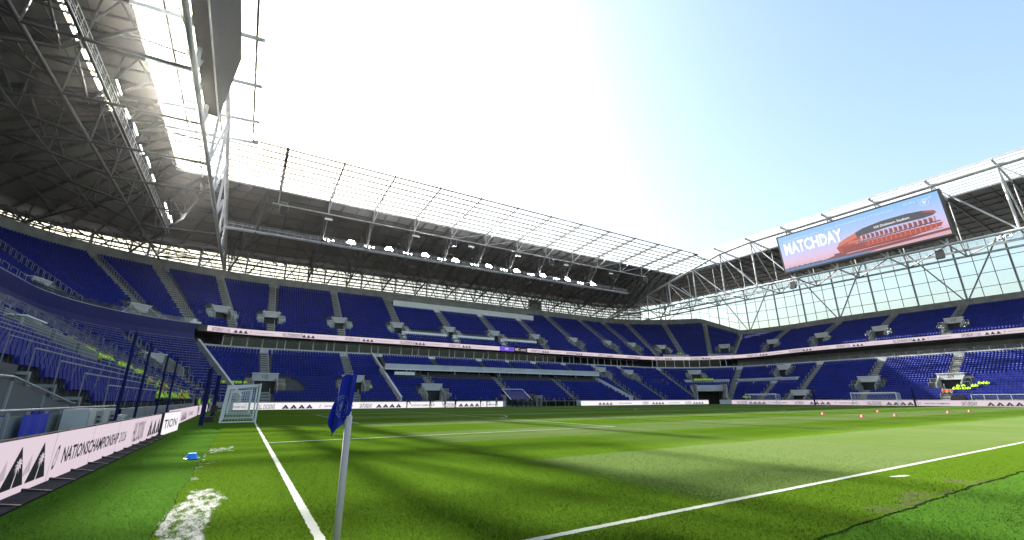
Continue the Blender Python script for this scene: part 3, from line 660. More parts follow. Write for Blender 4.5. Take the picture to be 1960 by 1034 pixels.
# ------------------------------------------------------------------ roof
XO0, XO1, YO, XI0, XI1, YI = -5.8, 109.6, 71.7, -17.3, 121.0, 87.5
ZO, ZI = 43.1, 42.0
NEARY = -9.0
RAFX = [-0.5+9.33*k for k in range(12)]
RAFL = [65.07-9.3*k for k in range(8)]
def zb(t): return 31.2+3.9*smooth((t-tLC(28))/(tLC(82)-tLC(28)))+5.7*smooth((t-tRC(15))/(tRC(78)-tRC(15)))
def inner(t):
    _, n, s = frame(t)
    if s == 'L': return np.array((XI0, Y0+t))
    if s == 'F': return np.array((CXL+t-T2, YI))
    if s == 'R': return np.array((XI1, CY-(t-T4)))
    c = CXL if s == 'LC' else CXR; hw = (CXL-XI0) if s == 'LC' else (XI1-CXR); hh = YI-CY
    k = min(hw/max(abs(n[0]), 1e-6), hh/max(abs(n[1]), 1e-6)); return np.array((c+n[0]*k, CY+n[1]*k))
ROUT = 50.6
def deck(t, u, dz=0.0):
    a = inner(t); b_ = P(t, ROUT)[:2]; q = a+(b_-a)*u; return np.array((q[0], q[1], ZI+(zb(t)-ZI)*u**1.6+dz))
roof = {'L': thing('stadium_roof', 'roof over the near goal stand with a clear inner band and the sun behind it', 'roof', 'roof sections'),
        'F': thing('stadium_roof', 'long roof over the far touchline stand with a clear striped inner band', 'roof', 'roof sections'),
        'R': thing('stadium_roof', 'roof over the far goal stand above the tall glass wall', 'roof', 'roof sections')}
RT = {'L': (0.0, tLC(45)), 'F': (tLC(45), tRC(45)), 'R': (tRC(45), TEND)}
# bay edges along the bowl
edges = sorted([0.0, TEND, tLC(45), tRC(45)]+[tL(y) for y in RAFL]+[tLC(a) for a in (12, 24, 35, 55, 66, 77, 88)]+[tF(x) for x in RAFX if 5 < x]+[tRC(a) for a in (12, 24, 35, 55, 66, 78)]+[tR(y) for y in RAFL if y < 64])
def roof_of(t): return 'L' if t < tLC(45) else ('F' if t < tRC(45) else 'R')
for a, b_ in zip(edges[:-1], edges[1:]):
    s = roof_of((a+b_)/2); T = tsteps(a, b_, 3.2); U = np.linspace(0, 1, 9); mb = MB()
    sx_ = s == 'L' and b_ <= T1+6
    U = [0, .184, .204, .3, .42, .55, .68, .8, .9, 1] if sx_ else list(U)
    vs = [deck(t, u) for t in T for u in U]; vs2 = [deck(t, u, .35) for t in T for u in U]; n = len(U)
    fs = [(i*n+j, (i+1)*n+j, (i+1)*n+j+1, i*n+j+1) for i in range(len(T)-1) for j in range(n-1) if not (sx_ and j == 1)]
    mb.add(vs, fs, 'deck'); mb.add(vs2, [f[::-1] for f in fs], 'deck')
    mb.build('roof_panel', roof[s])
    # secondary ribs under the panel
    mb = MB(); nsub = max(1, int(round(real(b_-a, (a+b_)/2, 40)/3.1)))
    for q in range(1, nsub):
        t = a+(b_-a)*q/nsub
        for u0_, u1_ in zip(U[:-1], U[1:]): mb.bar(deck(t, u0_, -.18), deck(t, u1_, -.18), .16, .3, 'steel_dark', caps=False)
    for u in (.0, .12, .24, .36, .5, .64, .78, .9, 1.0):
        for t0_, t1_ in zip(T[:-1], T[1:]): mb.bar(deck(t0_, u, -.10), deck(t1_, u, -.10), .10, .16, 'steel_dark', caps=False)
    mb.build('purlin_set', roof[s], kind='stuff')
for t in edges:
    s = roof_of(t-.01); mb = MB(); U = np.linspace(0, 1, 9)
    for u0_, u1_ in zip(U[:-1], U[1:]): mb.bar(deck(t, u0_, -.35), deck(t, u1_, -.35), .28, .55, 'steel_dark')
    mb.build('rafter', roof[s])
# clear band: panes by bay, purlins and rafters
def zc(f): return ZO+(ZI-ZO)*f
xs_ = [XI0, XO0]+[x for x in RAFX if x > XO0+2 and x < XO1-2]+[XO1, XI1]
for x0, x1 in zip(xs_[:-1], xs_[1:]):
    mb = MB(); mb.quad((x0+.03, YO, ZO+.3), (x1-.03, YO, ZO+.3), (x1-.03, YI, ZI+.3), (x0+.03, YI, ZI+.3), 'poly'); mb.build('roof_pane', roof['F'])
ysL = sorted([NEARY]+[y for y in RAFL]+[YO])
for y0, y1 in zip(ysL[:-1], ysL[1:]):
    for s, xa, xb in (('L', XO0, XI0), ('R', XO1, XI1)):
        mb = MB(); mb.quad((xa, y0+.03, ZO+.3), (xa, y1-.03, ZO+.3), (xb, y1-.03, ZI+.3), (xb, y0+.03, ZI+.3), 'poly'); mb.build('roof_pane', roof[s])
NP = 8
for i in range(NP+1):
    f = i/NP; y = YO+(YI-YO)*f; mb = MB(); hb_ = .34 if i == 0 else .22
    mb.bar((XI0+(0 if i else XO0-XI0), y, zc(f)+.12), (XI1-(0 if i else XI1-XO1), y, zc(f)+.12), .42, .12, 'steel_dark'); mb.build('purlin', roof['F'])
    for s, xa, xb in (('L', XO0, XI0), ('R', XO1, XI1)):
        n_ = 3 if s == 'L' else 8
        if s == 'L' and i % 3: continue
        x = xa+(xb-xa)*f; mb = MB(); mb.bar((x, NEARY, zc(f)+.12), (x, YO-.1, zc(f)+.12), .26 if s == 'L' else .2, .13 if i else .34, 'steel_dark' if s == 'L' else 'steel'); mb.build('purlin', roof[s])  # near-end purlins carry their backlit shade as a darker colour
for x in RAFX+[XO1]:
    if x > XO1: continue
    mb = MB(); mb.bar((x, YO-.9, ZO-.22), (x, YI, ZI-.25), .36 if x > 0 else .55, .5, 'steel_dark'); mb.build('rafter', roof['F'])
for x in (-9.5, -13.5): mb = MB(); mb.bar((x, YO, ZO-.3), (x, YI, ZI-.25), .2, .4, 'steel'); mb.build('rafter', roof['F'])
for y in RAFL+[YO]:
    for s, xa, xb in (('L', XO0+.9, XI0), ('R', XO1-.9, XI1)): mb = MB(); mb.bar((xa, y, ZO-.22), (xb, y, ZI-.25), .26, .45, 'steel'); mb.build('rafter', roof[s])
# edge truss along the far side under the clear band, and the ridge bracing seen through it
tr = thing('roof_truss', 'straight lattice truss hung along the inside edge of the far roof', 'roof truss', 'roof trusses'); yt = 86.2
def part(par, name, *bars, m='steel', rad_=.16, n=8):
    mb = MB()
    for a, b_ in bars: mb.tube(a, b_, rad_, n, m)
    return mb.build(name, par, smooth=False)
part(tr, 'top_chord', ((XI0, yt, 41.6), (XI1, yt, 41.6)), rad_=.2); part(tr, 'bottom_chord', ((-1.5, yt, 38.7), (104, yt, 38.7)), rad_=.15)
for i, x in enumerate(RAFX):
    if x > 105: continue
    part(tr, 'post', ((x, yt, 38.7), (x, yt, 41.6)), rad_=.1)
    part(tr, 'strut', ((x, yt, 41.4), (x, 77.4, 42.3)), rad_=.09); part(tr, 'strut', ((x, yt, 38.7), (x, 77.4, 42.2)), rad_=.09)
    if i in (4, 5, 6, 9, 10): part(tr, 'brace', ((x, yt, 38.7), (x+9.33, yt, 41.6)), rad_=.08)
    if i in (3, 5, 6): part(tr, 'brace', ((x, yt-.3, 41.6), (x+9.33, 77.4, 42.3)), rad_=.07); part(tr, 'brace', ((x+9.33, yt-.3, 41.6), (x+9.33+4, 77.4, 42.3)), rad_=.06)
def zpar(t): return zrib(t)+NUP*DEP*up_slope(t)+1.5
# rear trusses under the opaque roof: bottom chord drops from the edge truss to the parapet
def rear_truss(t, lab):
    s = roof_of(t); g_ = thing('roof_truss', lab, 'roof truss', 'radial trusses under the roof')
    I = inner(t); B_ = P(t, 46.6); n_ = frame(t)[1]; I3 = np.array((I[0]-n_[0]*1.2, I[1]-n_[1]*1.2, 38.7)); zz = zpar(t)-.6
    zmid = 33.9; mid = np.array((I[0]+n_[0]*3.6, I[1]+n_[1]*3.6, zmid)); end = np.array((B_[0], B_[1], zz+1.4))
    bt = [I3, mid, mid*.75+end*.25, mid*.5+end*.5, mid*.25+end*.75, end]; tp = [deck(t, u, -.62) for u in (0.02, .2, .4, .6, .8, .97)]
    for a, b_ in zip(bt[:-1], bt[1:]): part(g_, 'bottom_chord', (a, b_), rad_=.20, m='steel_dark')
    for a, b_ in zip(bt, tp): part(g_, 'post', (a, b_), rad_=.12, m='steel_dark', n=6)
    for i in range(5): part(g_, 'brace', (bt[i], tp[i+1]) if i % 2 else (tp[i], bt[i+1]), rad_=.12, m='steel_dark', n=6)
    for sg in (-1, 1):
        for i, u in ((2, .42), (3, .62), (4, .84)):
            if s == 'F': part(g_, 'side_brace', (bt[i], deck(t+sg*toT(4.6, t, 40), u, -.5)), rad_=.10, m='steel_dark', n=6)
        if s == 'F' and sg > 0: part(g_, 'tie', (bt[4], np.array(bt[4])+np.array((*(P(t+toT(9.3, t, 44), 44)[:2]-P(t, 44)[:2]), 0))), rad_=.10, m='steel_dark', n=6)
    part(g_, 'base_plate', (end-(0, 0, 1.4), end), rad_=.28, m='steel_dark')
cnt = 0
for t in [tL(y) for y in RAFL[:3]]+[tLC(a) for a in (12, 35, 55, 77)]+[tF(x) for x in RAFX if 5 < x < 104]+[tRC(a) for a in (12, 35)]:
    side = 'near goal roof' if t < T1 else ('near corner roof' if t < T2 else ('far touchline roof' if t < T3 else 'far corner roof'))
    rear_truss(t, 'dark lattice truss under the %s, %s along the roof from the camera end' % (side, ORD[cnt])); cnt += 1
# end trusses: two bottom chords, one curved top chord, verticals and diagonals
def endtruss(x1, x2, lab, sgn):
    g_ = thing('roof_truss', lab, 'roof truss', 'roof trusses')
    msd = 'steel' if sgn > 0 else 'steel_dark'  # near-end members coloured darker to imitate steel seen against the sun
    def zt_(y): return 42.2 if y < 62 else 42.2-(y-62)*.235
    def zb_(y): return 29.7 if y < 95 else 29.7+(y-95)*.03
    Y = [YO+9.3*k-6.63 for k in range(-8, 6)]+[112.2]; Y = sorted(Y)
    for a, b_ in zip(Y[:-1], Y[1:]):
        part(g_, 'top_chord', ((x1, a, zt_(a)), (x1, b_, zt_(b_))), rad_=.34, n=12); part(g_, 'bottom_chord', ((x1, a, zb_(a)), (x1, b_, zb_(b_))), rad_=.27, n=12)
        part(g_, 'bottom_chord', ((x2, a, 29.2), (x2, b_, 29.2)), rad_=.22 if sgn > 0 else .17, n=10, m=msd)
        mi = (a+b_)/2
        part(g_, 'brace', ((x1, b_, zt_(b_)), (x1, a, zb_(a))), rad_=.16)
        if sgn > 0: part(g_, 'brace', ((x1, a, zb_(a)), (x2, b_, 29.2)), rad_=.13)
    for i, y in enumerate(Y[:-1]):
        part(g_, 'post', ((x1, y, zt_(y)), (x1, y, zb_(y))), rad_=.2, n=10); part(g_, 'cross_beam', ((x1, y, zb_(y)), (x2, y, 29.2)), rad_=.16, m=msd)
        part(g_, 'brace', ((x2, y, 29.2), (x1+(x2-x1)*.95, y, 41.2)), rad_=.11, m=msd)
        if sgn > 0: part(g_, 'brace', ((x1, y, zt_(y)-.3), (x2, y, 29.4)), rad_=.12)
        if i % 2: part(g_, 'brace', ((x1, y, zb_(y)), (x1, y+4.6, (zt_(y)+zb_(y))/2)), rad_=.12)
    for xx in (x1, x2):
        mb = MB(); mb.tube((xx, 112.2, 27.6), (xx, 112.2, 29.6), .5, 10, 'steel_dark', .32); mb.box((xx-.8, 111.6, 27.4), (xx+.8, 112.8, 28.2), 'steel_dark'); mb.build('bearing', g_)
    return g_
endtruss(-8.9, -19.8, 'deep truss over the near goal carrying the back of a dark screen', -1)
endtruss(111.3, 122.0, 'deep tubular truss over the far goal carrying the picture screen', 1)
# cross beams from the near end truss back to the parapet
lb = thing('roof_truss', 'row of long cross beams under the dark roof over the near goal stand', 'roof truss', 'roof trusses')
for y in RAFL[:6]+[74.4, 83.7, 93.0]:
    part(lb, 'cross_beam', ((-19.8, y, 29.4), (-40.5 if y < 80 else -33, y, 34.5)), rad_=.18, m='steel_dark'); part(lb, 'cross_beam', ((-9.2, y, 37.5), (-27, y, 38.2)), rad_=.12, m='steel_dark')
    part(lb, 'hanger', ((-26, y, 31), (-26, y, 40.2)), rad_=.07, m='steel_dark')
part(lb, 'chord', ((-26, -5, 31), (-26, 104, 31)), rad_=.11, m='steel_dark'); part(lb, 'chord', ((-33, -5, 32.6), (-33, 98, 32.6)), rad_=.13, m='steel_dark')

# rear facades: louvred glazing above the parapets
def zpar(t): return zrib(t)+NUP*DEP*up_slope(t)+1.5
RF = 48.8
t = 2.0; i = 0; fac = {'L': [], 'F': [], 'R': []}
par_fac = {'L': thing('glass_wall', 'low bright louvred wall between the parapet and roof of the near corner', 'glass wall', 'glazed rear walls'),
           'F': thing('glass_wall', 'long bright louvred wall behind the far touchline stand', 'glass wall', 'glazed rear walls'),
           'R': thing('glass_wall', 'tall glazed wall with a grid of panes behind the far goal', 'glass wall', 'glazed rear walls')}
bars_ = {k: MB() for k in 'LFR'}
while t < TEND-3.2:
    t2 = t+toT(3.11, t+1e-3, RF); s = 'L' if t < tLC(50) else ('F' if t < tRC(24) else 'R')
    A, B = P(t, RF), P(t2, RF); za, zb__ = zpar(t)-.1, zpar(t2)-.1; ha, hb2 = zb(t)+.3, zb(t2)+.3
    prim = i % 3 == 0; mb = MB(); n_ = frame(t)[1]
    mb.bar(A+(0, 0, za), A+(0, 0, ha), .36 if prim else .12, .4 if prim else .16, 'steel' if prim else 'steel_dark', (n_[0], n_[1], 0)); mb.build('mullion', par_fac[s])
    rows = max(2, int(round((ha-za)/(.9 if s != 'R' else 3.3))))
    if s == 'R':
        for q in range(rows):
            z0a, z1a = za+(ha-za)*q/rows, za+(ha-za)*(q+1)/rows; z0b, z1b = zb__+(hb2-zb__)*q/rows, zb__+(hb2-zb__)*(q+1)/rows
            mb = MB(); mb.quad(A+(0, 0, z0a), B+(0, 0, z0b), B+(0, 0, z1b), A+(0, 0, z1a), 'glass'); mb.build('glass_pane', par_fac[s])
            if q: bars_[s].bar(A+(0, 0, z0a), B+(0, 0, z0b), .10, .12, 'steel_dark')
    else:
        mb = MB(); mb.quad(A+(0, 0, za), B+(0, 0, zb__), B+(0, 0, hb2), A+(0, 0, ha), 'louvre'); mb.build('glass_pane', par_fac[s])
        for q in range(1, rows): fz = q/rows; bars_[s].bar(A+(0, 0, za+(ha-za)*fz), B+(0, 0, zb__+(hb2-zb__)*fz), .3, .24, 'steel_dark')
        dn = np.array((n_[0], n_[1], 0)); bars_[s].bar(A+dn*1.5+(0, 0, za), B+dn*1.5+(0, 0, hb2), .1, .1, 'steel_dark'); bars_[s].bar(A-dn*1.3+(0, 0, ha-.4), A-dn*1.3+(0, 0, za), .1, .1, 'steel_dark')
        bars_[s].bar(A-dn*1.3+(0, 0, za if i % 2 else ha-.6), B-dn*1.3+(0, 0, hb2-.6 if i % 2 else zb__), .15, .15, 'steel_dark'); bars_[s].bar(A-dn*2.2+(0, 0, ha-1.2), B-dn*2.2+(0, 0, hb2-1.2), .3, .3, 'steel_dark'); bars_[s].bar(A-dn*3+(0, 0, ha-.9 if i % 3 else za+.6), B-dn*3+(0, 0, hb2-2.4 if i % 3 else hb2-.9), .22, .22, 'steel_dark'); bars_[s].bar(A-dn*.6+(0, 0, za+.4), B-dn*.6+(0, 0, zb__+.4), .16, .16, 'steel_dark')
        bars_[s].bar(A-dn*1.3+(0, 0, (za+ha)/2), B-dn*1.3+(0, 0, (zb__+hb2)/2), .16, .16, 'steel_dark'); bars_[s].bar(A+dn*1.2+(0, 0, za+.8), B+dn*1.2+(0, 0, zb__+.8), .2, .2, 'steel_dark')
    if s == 'R' and i % 9 == 0:
        C2 = P(t+toT(9.33, t+.01, RF-.6), RF-.6); A2 = P(t, RF-.6); mb = MB(); mb.bar(A2+(0, 0, za), C2+(0, 0, ha-.5), .28, .28, 'steel'); mb.build('brace', par_fac[s])
        C3 = P(t-toT(9.33, t-.01, RF-.6), RF-.6); mb = MB(); mb.bar(A2+(0, 0, za), C3+(0, 0, ha-.5), .28, .28, 'steel'); mb.build('brace', par_fac[s])
    t = t2; i += 1
for s in 'LFR': bars_[s].build('glazing_bars', par_fac[s], kind='stuff')
# grey plant room block seen in the far facade
mb = MB(); mb.box((77.5, 112.6, 27.5), (81.5, 114, 33.4), 'grey_panel'); mb.box((76.6, 112.5, 27.5), (77.3, 113.5, 33.4), 'steel_dark'); mb.build('plant_room', par_fac['F'])

# catwalks with floodlights
def catwalk(a, b_, lab):
    g_ = thing('catwalk', lab, 'catwalk', 'roof catwalks'); a = np.array(a, float); b_ = np.array(b_, float); d = (b_-a)/np.linalg.norm(b_-a); n_ = np.array((-d[1], d[0], 0))
    ww = .22 if abs(a[0]+17.8) < .1 else .45; mb = MB(); mb.bar(a, b_, ww*1.3, .06, 'steel_dark'); mb.build('walkway', g_)
    mb = MB()
    for o in (-ww, ww):
        mb.bar(a+n_*o+(0, 0, 1.05), b_+n_*o+(0, 0, 1.05), .06, .06, 'steel'); mb.bar(a+n_*o+(0, 0, .55), b_+n_*o+(0, 0, .55), .04, .04, 'steel'); mb.bar(a+n_*o-(0, 0, .15), b_+n_*o-(0, 0, .15), .08, .3 if ww > .3 else .12, 'steel')
        for q in np.arange(0, np.linalg.norm(b_-a), 1.55): mb.bar(a+d*q+n_*o, a+d*q+n_*o+(0, 0, 1.05), .05, .05, 'steel', caps=False)
    mb.build('handrail', g_, kind='stuff')
    return g_
catwalk((-9, 91, 33.9), (100, 91, 33.9), 'long pale catwalk under the far touchline roof with floodlights on it')
catwalk((-17.8, -2, 32.2), (-17.8, 95, 32.2), 'catwalk under the near goal roof with bright floodlights')
catwalk((121.6, -2, 30.6), (121.6, 92, 30.6), 'catwalk behind the deep truss over the far goal')
part(tr, 'cable_tray', ((-9, 98, 37.2), (88, 98, 35.6)), rad_=.07)
def flood_mesh(n, big):
    mb = MB(); wd = .50 if big else .30
    for i in range(n):
        x = (i-(n-1)/2)*(wd+.12)*(1 if big else 2.0); hh = .22 if big else .14; mb.box((x-wd/2, -.12, -hh), (x+wd/2, .12, hh), 'steel_dark'); mb.box((x-wd/2+.03, -.16, -hh+.03), (x+wd/2-.03, -.121, hh-.03), 'lamp')
    mb.bar((-(n/2)*wd*1.2, .1, -.35), ((n/2)*wd*1.2, .1, -.35), .08, .08, 'steel'); mb.bar((0, .1, -.35), (0, .1, -.9), .08, .08, 'steel')
    if big:
        for i in range(2): x = (i-.5)*(wd+.12); mb.box((x-wd/2, -.12, .26), (x+wd/2, .12, .70), 'steel_dark'); mb.box((x-wd/2+.03, -.16, .29), (x+wd/2-.03, -.121, .67), 'lamp')
    return mb.mesh('floodlight')
FB, FS = flood_mesh(3, True), flood_mesh(3, False)
def flood(me, x, y, z, ang, lab, grp): return obj('floodlight', me, None, Matrix.Translation((x, y, z)) @ Matrix.Rotation(ang, 4, 'Z') @ Matrix.Rotation(rad(-22), 4, 'X'), label=lab, cat='floodlight', group=grp)
for i, x in enumerate([14.6, 23.0, 31.7, 39.6, 49.0, 57.7, 66.3, 75.1, 84.6]):
    flood(FB, x, 90.1, 34.5, 0, 'large lit floodlight cluster on the far roof catwalk, %s from the corner flag side' % ORD[i], 'large floodlights on the far catwalk')
for i, x in enumerate([10.0, 18.6, 27.4, 36.0, 45.0, 53.6, 62.3, 71.0, 79.8]):
    flood(FS, x, 90.1, 34.3, 0, 'row of three small lit lamps on the far roof catwalk, %s from the near end' % ORD[i], 'small lamp rows on the far catwalk')
for i, y in enumerate([49.0, 57.6, 66.4, 83.0, 89.0]): flood(FB, -16.9, y, 32.7, rad(-90+180), 'large lit floodlight on the near goal catwalk, %s from the camera' % ORD[i], 'large floodlights on the near goal catwalk')
for i, y in enumerate([53.2, 61.8, 70.5, 86.0]): flood(FS, -16.9, y, 32.4, rad(90), 'row of small lit lamps on the near goal catwalk, %s from the camera' % ORD[i], 'small lamp rows on the near goal catwalk')
for i, (y, z) in enumerate([(88.9, 31.5), (78.0, 31.1), (68.3, 31.0), (12.6, 31.3)]): flood(FB if i == 1 else FS, 120.9, y, z, rad(90) if False else rad(-90), 'lit floodlight on the catwalk over the far goal, %s counted from the corner' % ORD[i], 'floodlights on the far goal catwalk')
# loudspeakers and small fittings hanging from the edge trusses
spk = MB(); 
for k in range(5): a = rad(-8*k); spk.box((-.6, -.45-.04*k*k, -.36*(k+1)), (.6, .35-.04*k*k, -.36*k-.03), 'black')
spk.bar((-.5, -.3, 0), (-.5, -.3, .8), .06, .06, 'steel'); spk.bar((.5, -.3, 0), (.5, -.3, .8), .06, .06, 'steel'); spk.bar((-.5, -.3, .8), (.5, -.3, .8), .08, .08, 'steel'); spk.bar((-.75, -.5, -1.3), (-.75, -.5, .2), .06, .06, 'steel'); spk.bar((.75, -.5, -1.3), (.75, -.5, .2), .06, .06, 'steel')
SPK = spk.mesh('loudspeaker')
for i, (x, y, z, a) in enumerate([(0.6, 85.8, 38.2, 0), (37.0, 85.8, 38.2, 0), (66, 85.8, 38.2, 0), (102.5, 85.8, 37.9, 0), (111.3, 20.0, 29.0, -90), (111.3, 47.0, 29.0, -90), (-13, 82, 37.0, 90)]):
    obj('loudspeaker', SPK, None, Matrix.Translation((x, y, z)) @ Matrix.Rotation(rad(a), 4, 'Z'), label='black line array loudspeaker hanging under the roof truss, %s along from the near corner' % ORD[i] if i < 6 else 'black loudspeaker hanging in the corner between the near goal roof and the far roof', cat='loudspeaker', group='hanging loudspeakers')
fx = MB(); fx.box((-.75, -.2, -.3), (.75, .2, .05), 'fascia'); fx.box((-.7, -.24, -.26), (.7, -.2, -.08), 'white'); fx.bar((-.4, 0, 0), (-.4, 0, .7), .05, .05, 'steel'); fx.bar((.4, 0, 0), (.4, 0, .7), .05, .05, 'steel')
FX = fx.mesh('hanging_heater')
for i, x in enumerate((9.0, 27.8, 42.0, 55.6, 71.5, 88.5)): obj('hanging_light', FX, None, Matrix.Translation((x, 86.0, 37.6)), label='small pale box light hanging from the far edge truss, %s from the near end' % ORD[i], cat='light', group='box lights under the far edge truss')
for i, y in enumerate((56.0, 72.5, 8.8)): obj('hanging_light', FX, None, Matrix.Translation((118.5, y, 31.5)) @ Matrix.Rotation(rad(-90), 4, 'Z'), label='small box light over the far goal stand near the glass wall, %s from the corner' % ORD[(1, 0, 2)[i]], cat='light', group='box lights over the far goal')

# ------------------------------------------------------------------ big screens
def to_screen(y0, y1, xb_, xt, zb_, zt_, V, z=0):
    """unit coordinates (0..1 from the viewer's left, 0..1 up) on the tilted screen over the far goal"""
    return [((xb_+(xt-xb_)*v)-z, y0+(y1-y0)*u, zb_+(zt_-zb_)*v) for u, v in V]
scr = thing('screen', 'wide lit screen over the far goal reading MATCHDAY beside a red stadium picture', 'screen', 'big screens', )
ARGS = (47.6, 17.3, 110.0, 109.0, 31.4, 40.1)
mb = MB(); c8 = to_screen(*ARGS, [(-.012, -.04), (1.012, -.04), (1.012, 1.04), (-.012, 1.04)]); bk = [(x+1.2, y, z) for x, y, z in c8]
mb.add(c8+bk, [(0, 1, 2, 3), (4, 7, 6, 5), (0, 4, 5, 1), (1, 5, 6, 2), (2, 6, 7, 3), (3, 7, 4, 0)], 'black'); mb.build('casing', scr)
mS = bpy.data.materials.new('screen_picture_sky'); mS.use_nodes = True; N = mS.node_tree; b = N.nodes['Principled BSDF']; b.inputs['Base Color'].default_value = (0.02, 0.02, 0.02, 1)
tc = N.nodes.new('ShaderNodeTexCoord'); sp = N.nodes.new('ShaderNodeSeparateXYZ'); mr = N.nodes.new('ShaderNodeMapRange'); mr.inputs[1].default_value = 31.4; mr.inputs[2].default_value = 40.1
cr = N.nodes.new('ShaderNodeValToRGB'); el = cr.color_ramp.elements; el[0].position = 0.06; el[0].color = (0.62, 0.35, 0.42, 1); el[1].position = 0.95; el[1].color = (0.20, 0.46, 0.83, 1)
e = el.new(0.25); e.color = (0.66, 0.46, 0.66, 1); e = el.new(0.5); e.color = (0.45, 0.52, 0.85, 1)
N.links.new(tc.outputs['Object'], sp.inputs[0]); N.links.new(sp.outputs[2], mr.inputs[0]); N.links.new(mr.outputs[0], cr.inputs[0]); N.links.new(cr.outputs[0], b.inputs['Emission Color']); b.inputs['Emission Strength'].default_value = .215
M['scr_sky'] = mS
for nme, c_, st in (('scr_white', (1, 1, 1), .62), ('scr_red', (.36, .025, .02), .55), ('scr_orange', (.60, .13, .07), .55), ('scr_dark', (.02, .025, .05), .6), ('scr_slate', (.055, .06, .10), .6), ('scr_blue', (.06, .16, .38), .6), ('scr_maroon', (.16, .02, .03), .6), ('scr_pale', (.62, .75, .95), .55)): M[nme] = emis(nme, c_, st*.37)
def sp_(poly, m, lvl, name='picture', par=scr):
    mb = MB(); mb.add(to_screen(*ARGS, poly, .004*lvl), [tuple(range(len(poly)))], m); return mb.build(name, par)
sp_([(0, 0), (1, 0), (1, 1), (0, 1)], 'scr_sky', 1, 'display')
disp = scr.children[-1]
def sq(polys, m, lvl, name):
    mb = MB()
    for p_ in polys: mb.add(to_screen(*ARGS, p_, .004*lvl), [tuple(range(len(p_)))], m)
    return mb.build(name, disp)
sq([[(0, 0), (.56, 0), (.62, .03), (.30, .075), (0, .055)]], 'scr_blue', 3, 'water')
sq([[(0, .055)]+[(i/40*.30, .075+.02*random.random()+(.03 if i % 5 == 0 else 0)) for i in range(1, 40)]+[(.30, .06)]], 'scr_slate', 4, 'skyline')
sq([[(.28, .07), (.36, .13), (.36, .17), (.42, .17), (.44, .10), (1, .14), (1, .09), (.6, .04)]], 'scr_maroon', 4, 'quay')
sq([[(.40, .16), (.385, .30), (.41, .42), (.46, .50), (.54, .58), (.545, .35), (.50, .30), (.98, .30), (.965, .22), (.80, .13), (.42, .12)]], 'scr_red', 5, 'hull')
sq([[(.385, .30), (.41, .42), (.46, .50), (.52, .565), (.53, .45), (.46, .38), (.40, .32)], [(.45, .33), (.52, .33), (.56, .38), (.48, .39)]], 'scr_orange', 6, 'hull_side')
sq([[(.525, .45), (.52, .57), (.57, .63), (.68, .68), (.82, .685), (.90, .655), (.955, .60), (.965, .55), (.945, .50), (.90, .485), (.72, .50), (.60, .47)]], 'scr_dark', 7, 'roof_shell')
sq([[(.90, .655), (.955, .60), (.965, .55), (.955, .52), (.94, .56), (.90, .61)]], 'scr_red', 8, 'roof_edge')
sq([[(.55+.026*i, .18), (.556+.026*i, .18), (.562+.026*i, .47), (.554+.026*i, .47)] for i in range(16)], 'scr_orange', 8, 'fins')
sq([[(.556+.026*i, .35), (.572+.026*i, .35), (.572+.026*i, .45), (.556+.026*i, .45)] for i in range(15)]+[[(.42+.016*i, .17), (.428+.016*i, .17), (.428+.016*i, .29), (.42+.016*i, .29)] for i in range(9)], 'scr_maroon', 8, 'windows')
sq([[(.52, .305), (.97, .33), (.97, .355), (.52, .33)], [(.42, .135), (.97, .175), (.97, .185), (.42, .15)]], 'scr_dark', 9, 'floor_lines')
sq([[(.226, .10), (.230, .10), (.2295, .26), (.2275, .26)], [(.228, .26), (.24, .30), (.229, .265)], [(.228, .26), (.213, .285), (.229, .255)]], 'scr_pale', 9, 'wind_turbine')
def scr_text(s, u, v, h, xs, m, bold=0, lvl=10, rot=0):
    V, F, W_ = text2d(s, h, xs, bold); asp = 8.75/30.3; c, s_ = math.cos(rot), math.sin(rot)
    mb = MB(); mb.add(to_screen(*ARGS, [(u+(x*c-y*s_)*asp, v+(x*s_+y*c)) for x, y in V], .004*lvl), F, m); return mb.build('lettering', disp)
scr_text('MATCHDAY', .032, .47, .31, .58, 'scr_white', .03); scr_text('MANCHESTER CITY', .035, .82, .045, 1.6, 'scr_pale'); scr_text('HILL DICKINSON STADIUM', .34, .84, .05, 1.7, 'scr_pale'); scr_text('SUN 12:00', .82, .88, .05, 1.6, 'scr_pale')
scr_text('Hill Dickinson Stadium', .635, .545, .055, .95, 'scr_white', .008, 10, .02)
for cu, cv, r_ in ((.315, .66, .085), (.365, .66, .085), (.925, .82, .08)):
    pl = []; asp = 8.75/30.3
    for i in range(20):
        a0_, a1_ = 2*math.pi*i/20, 2*math.pi*(i+1)/20; pl.append([(cu+math.cos(a)*rr_*asp, cv+math.sin(a)*rr_) for a, rr_ in ((a0_, r_), (a1_, r_), (a1_, r_*.86), (a0_, r_*.86))])
    pl += [[(cu-.010, cv+.045), (cu+.010, cv+.045), (cu+.010, cv), (cu, cv-.05), (cu-.010, cv)]]; sq(pl, 'scr_pale', 10, 'crest')
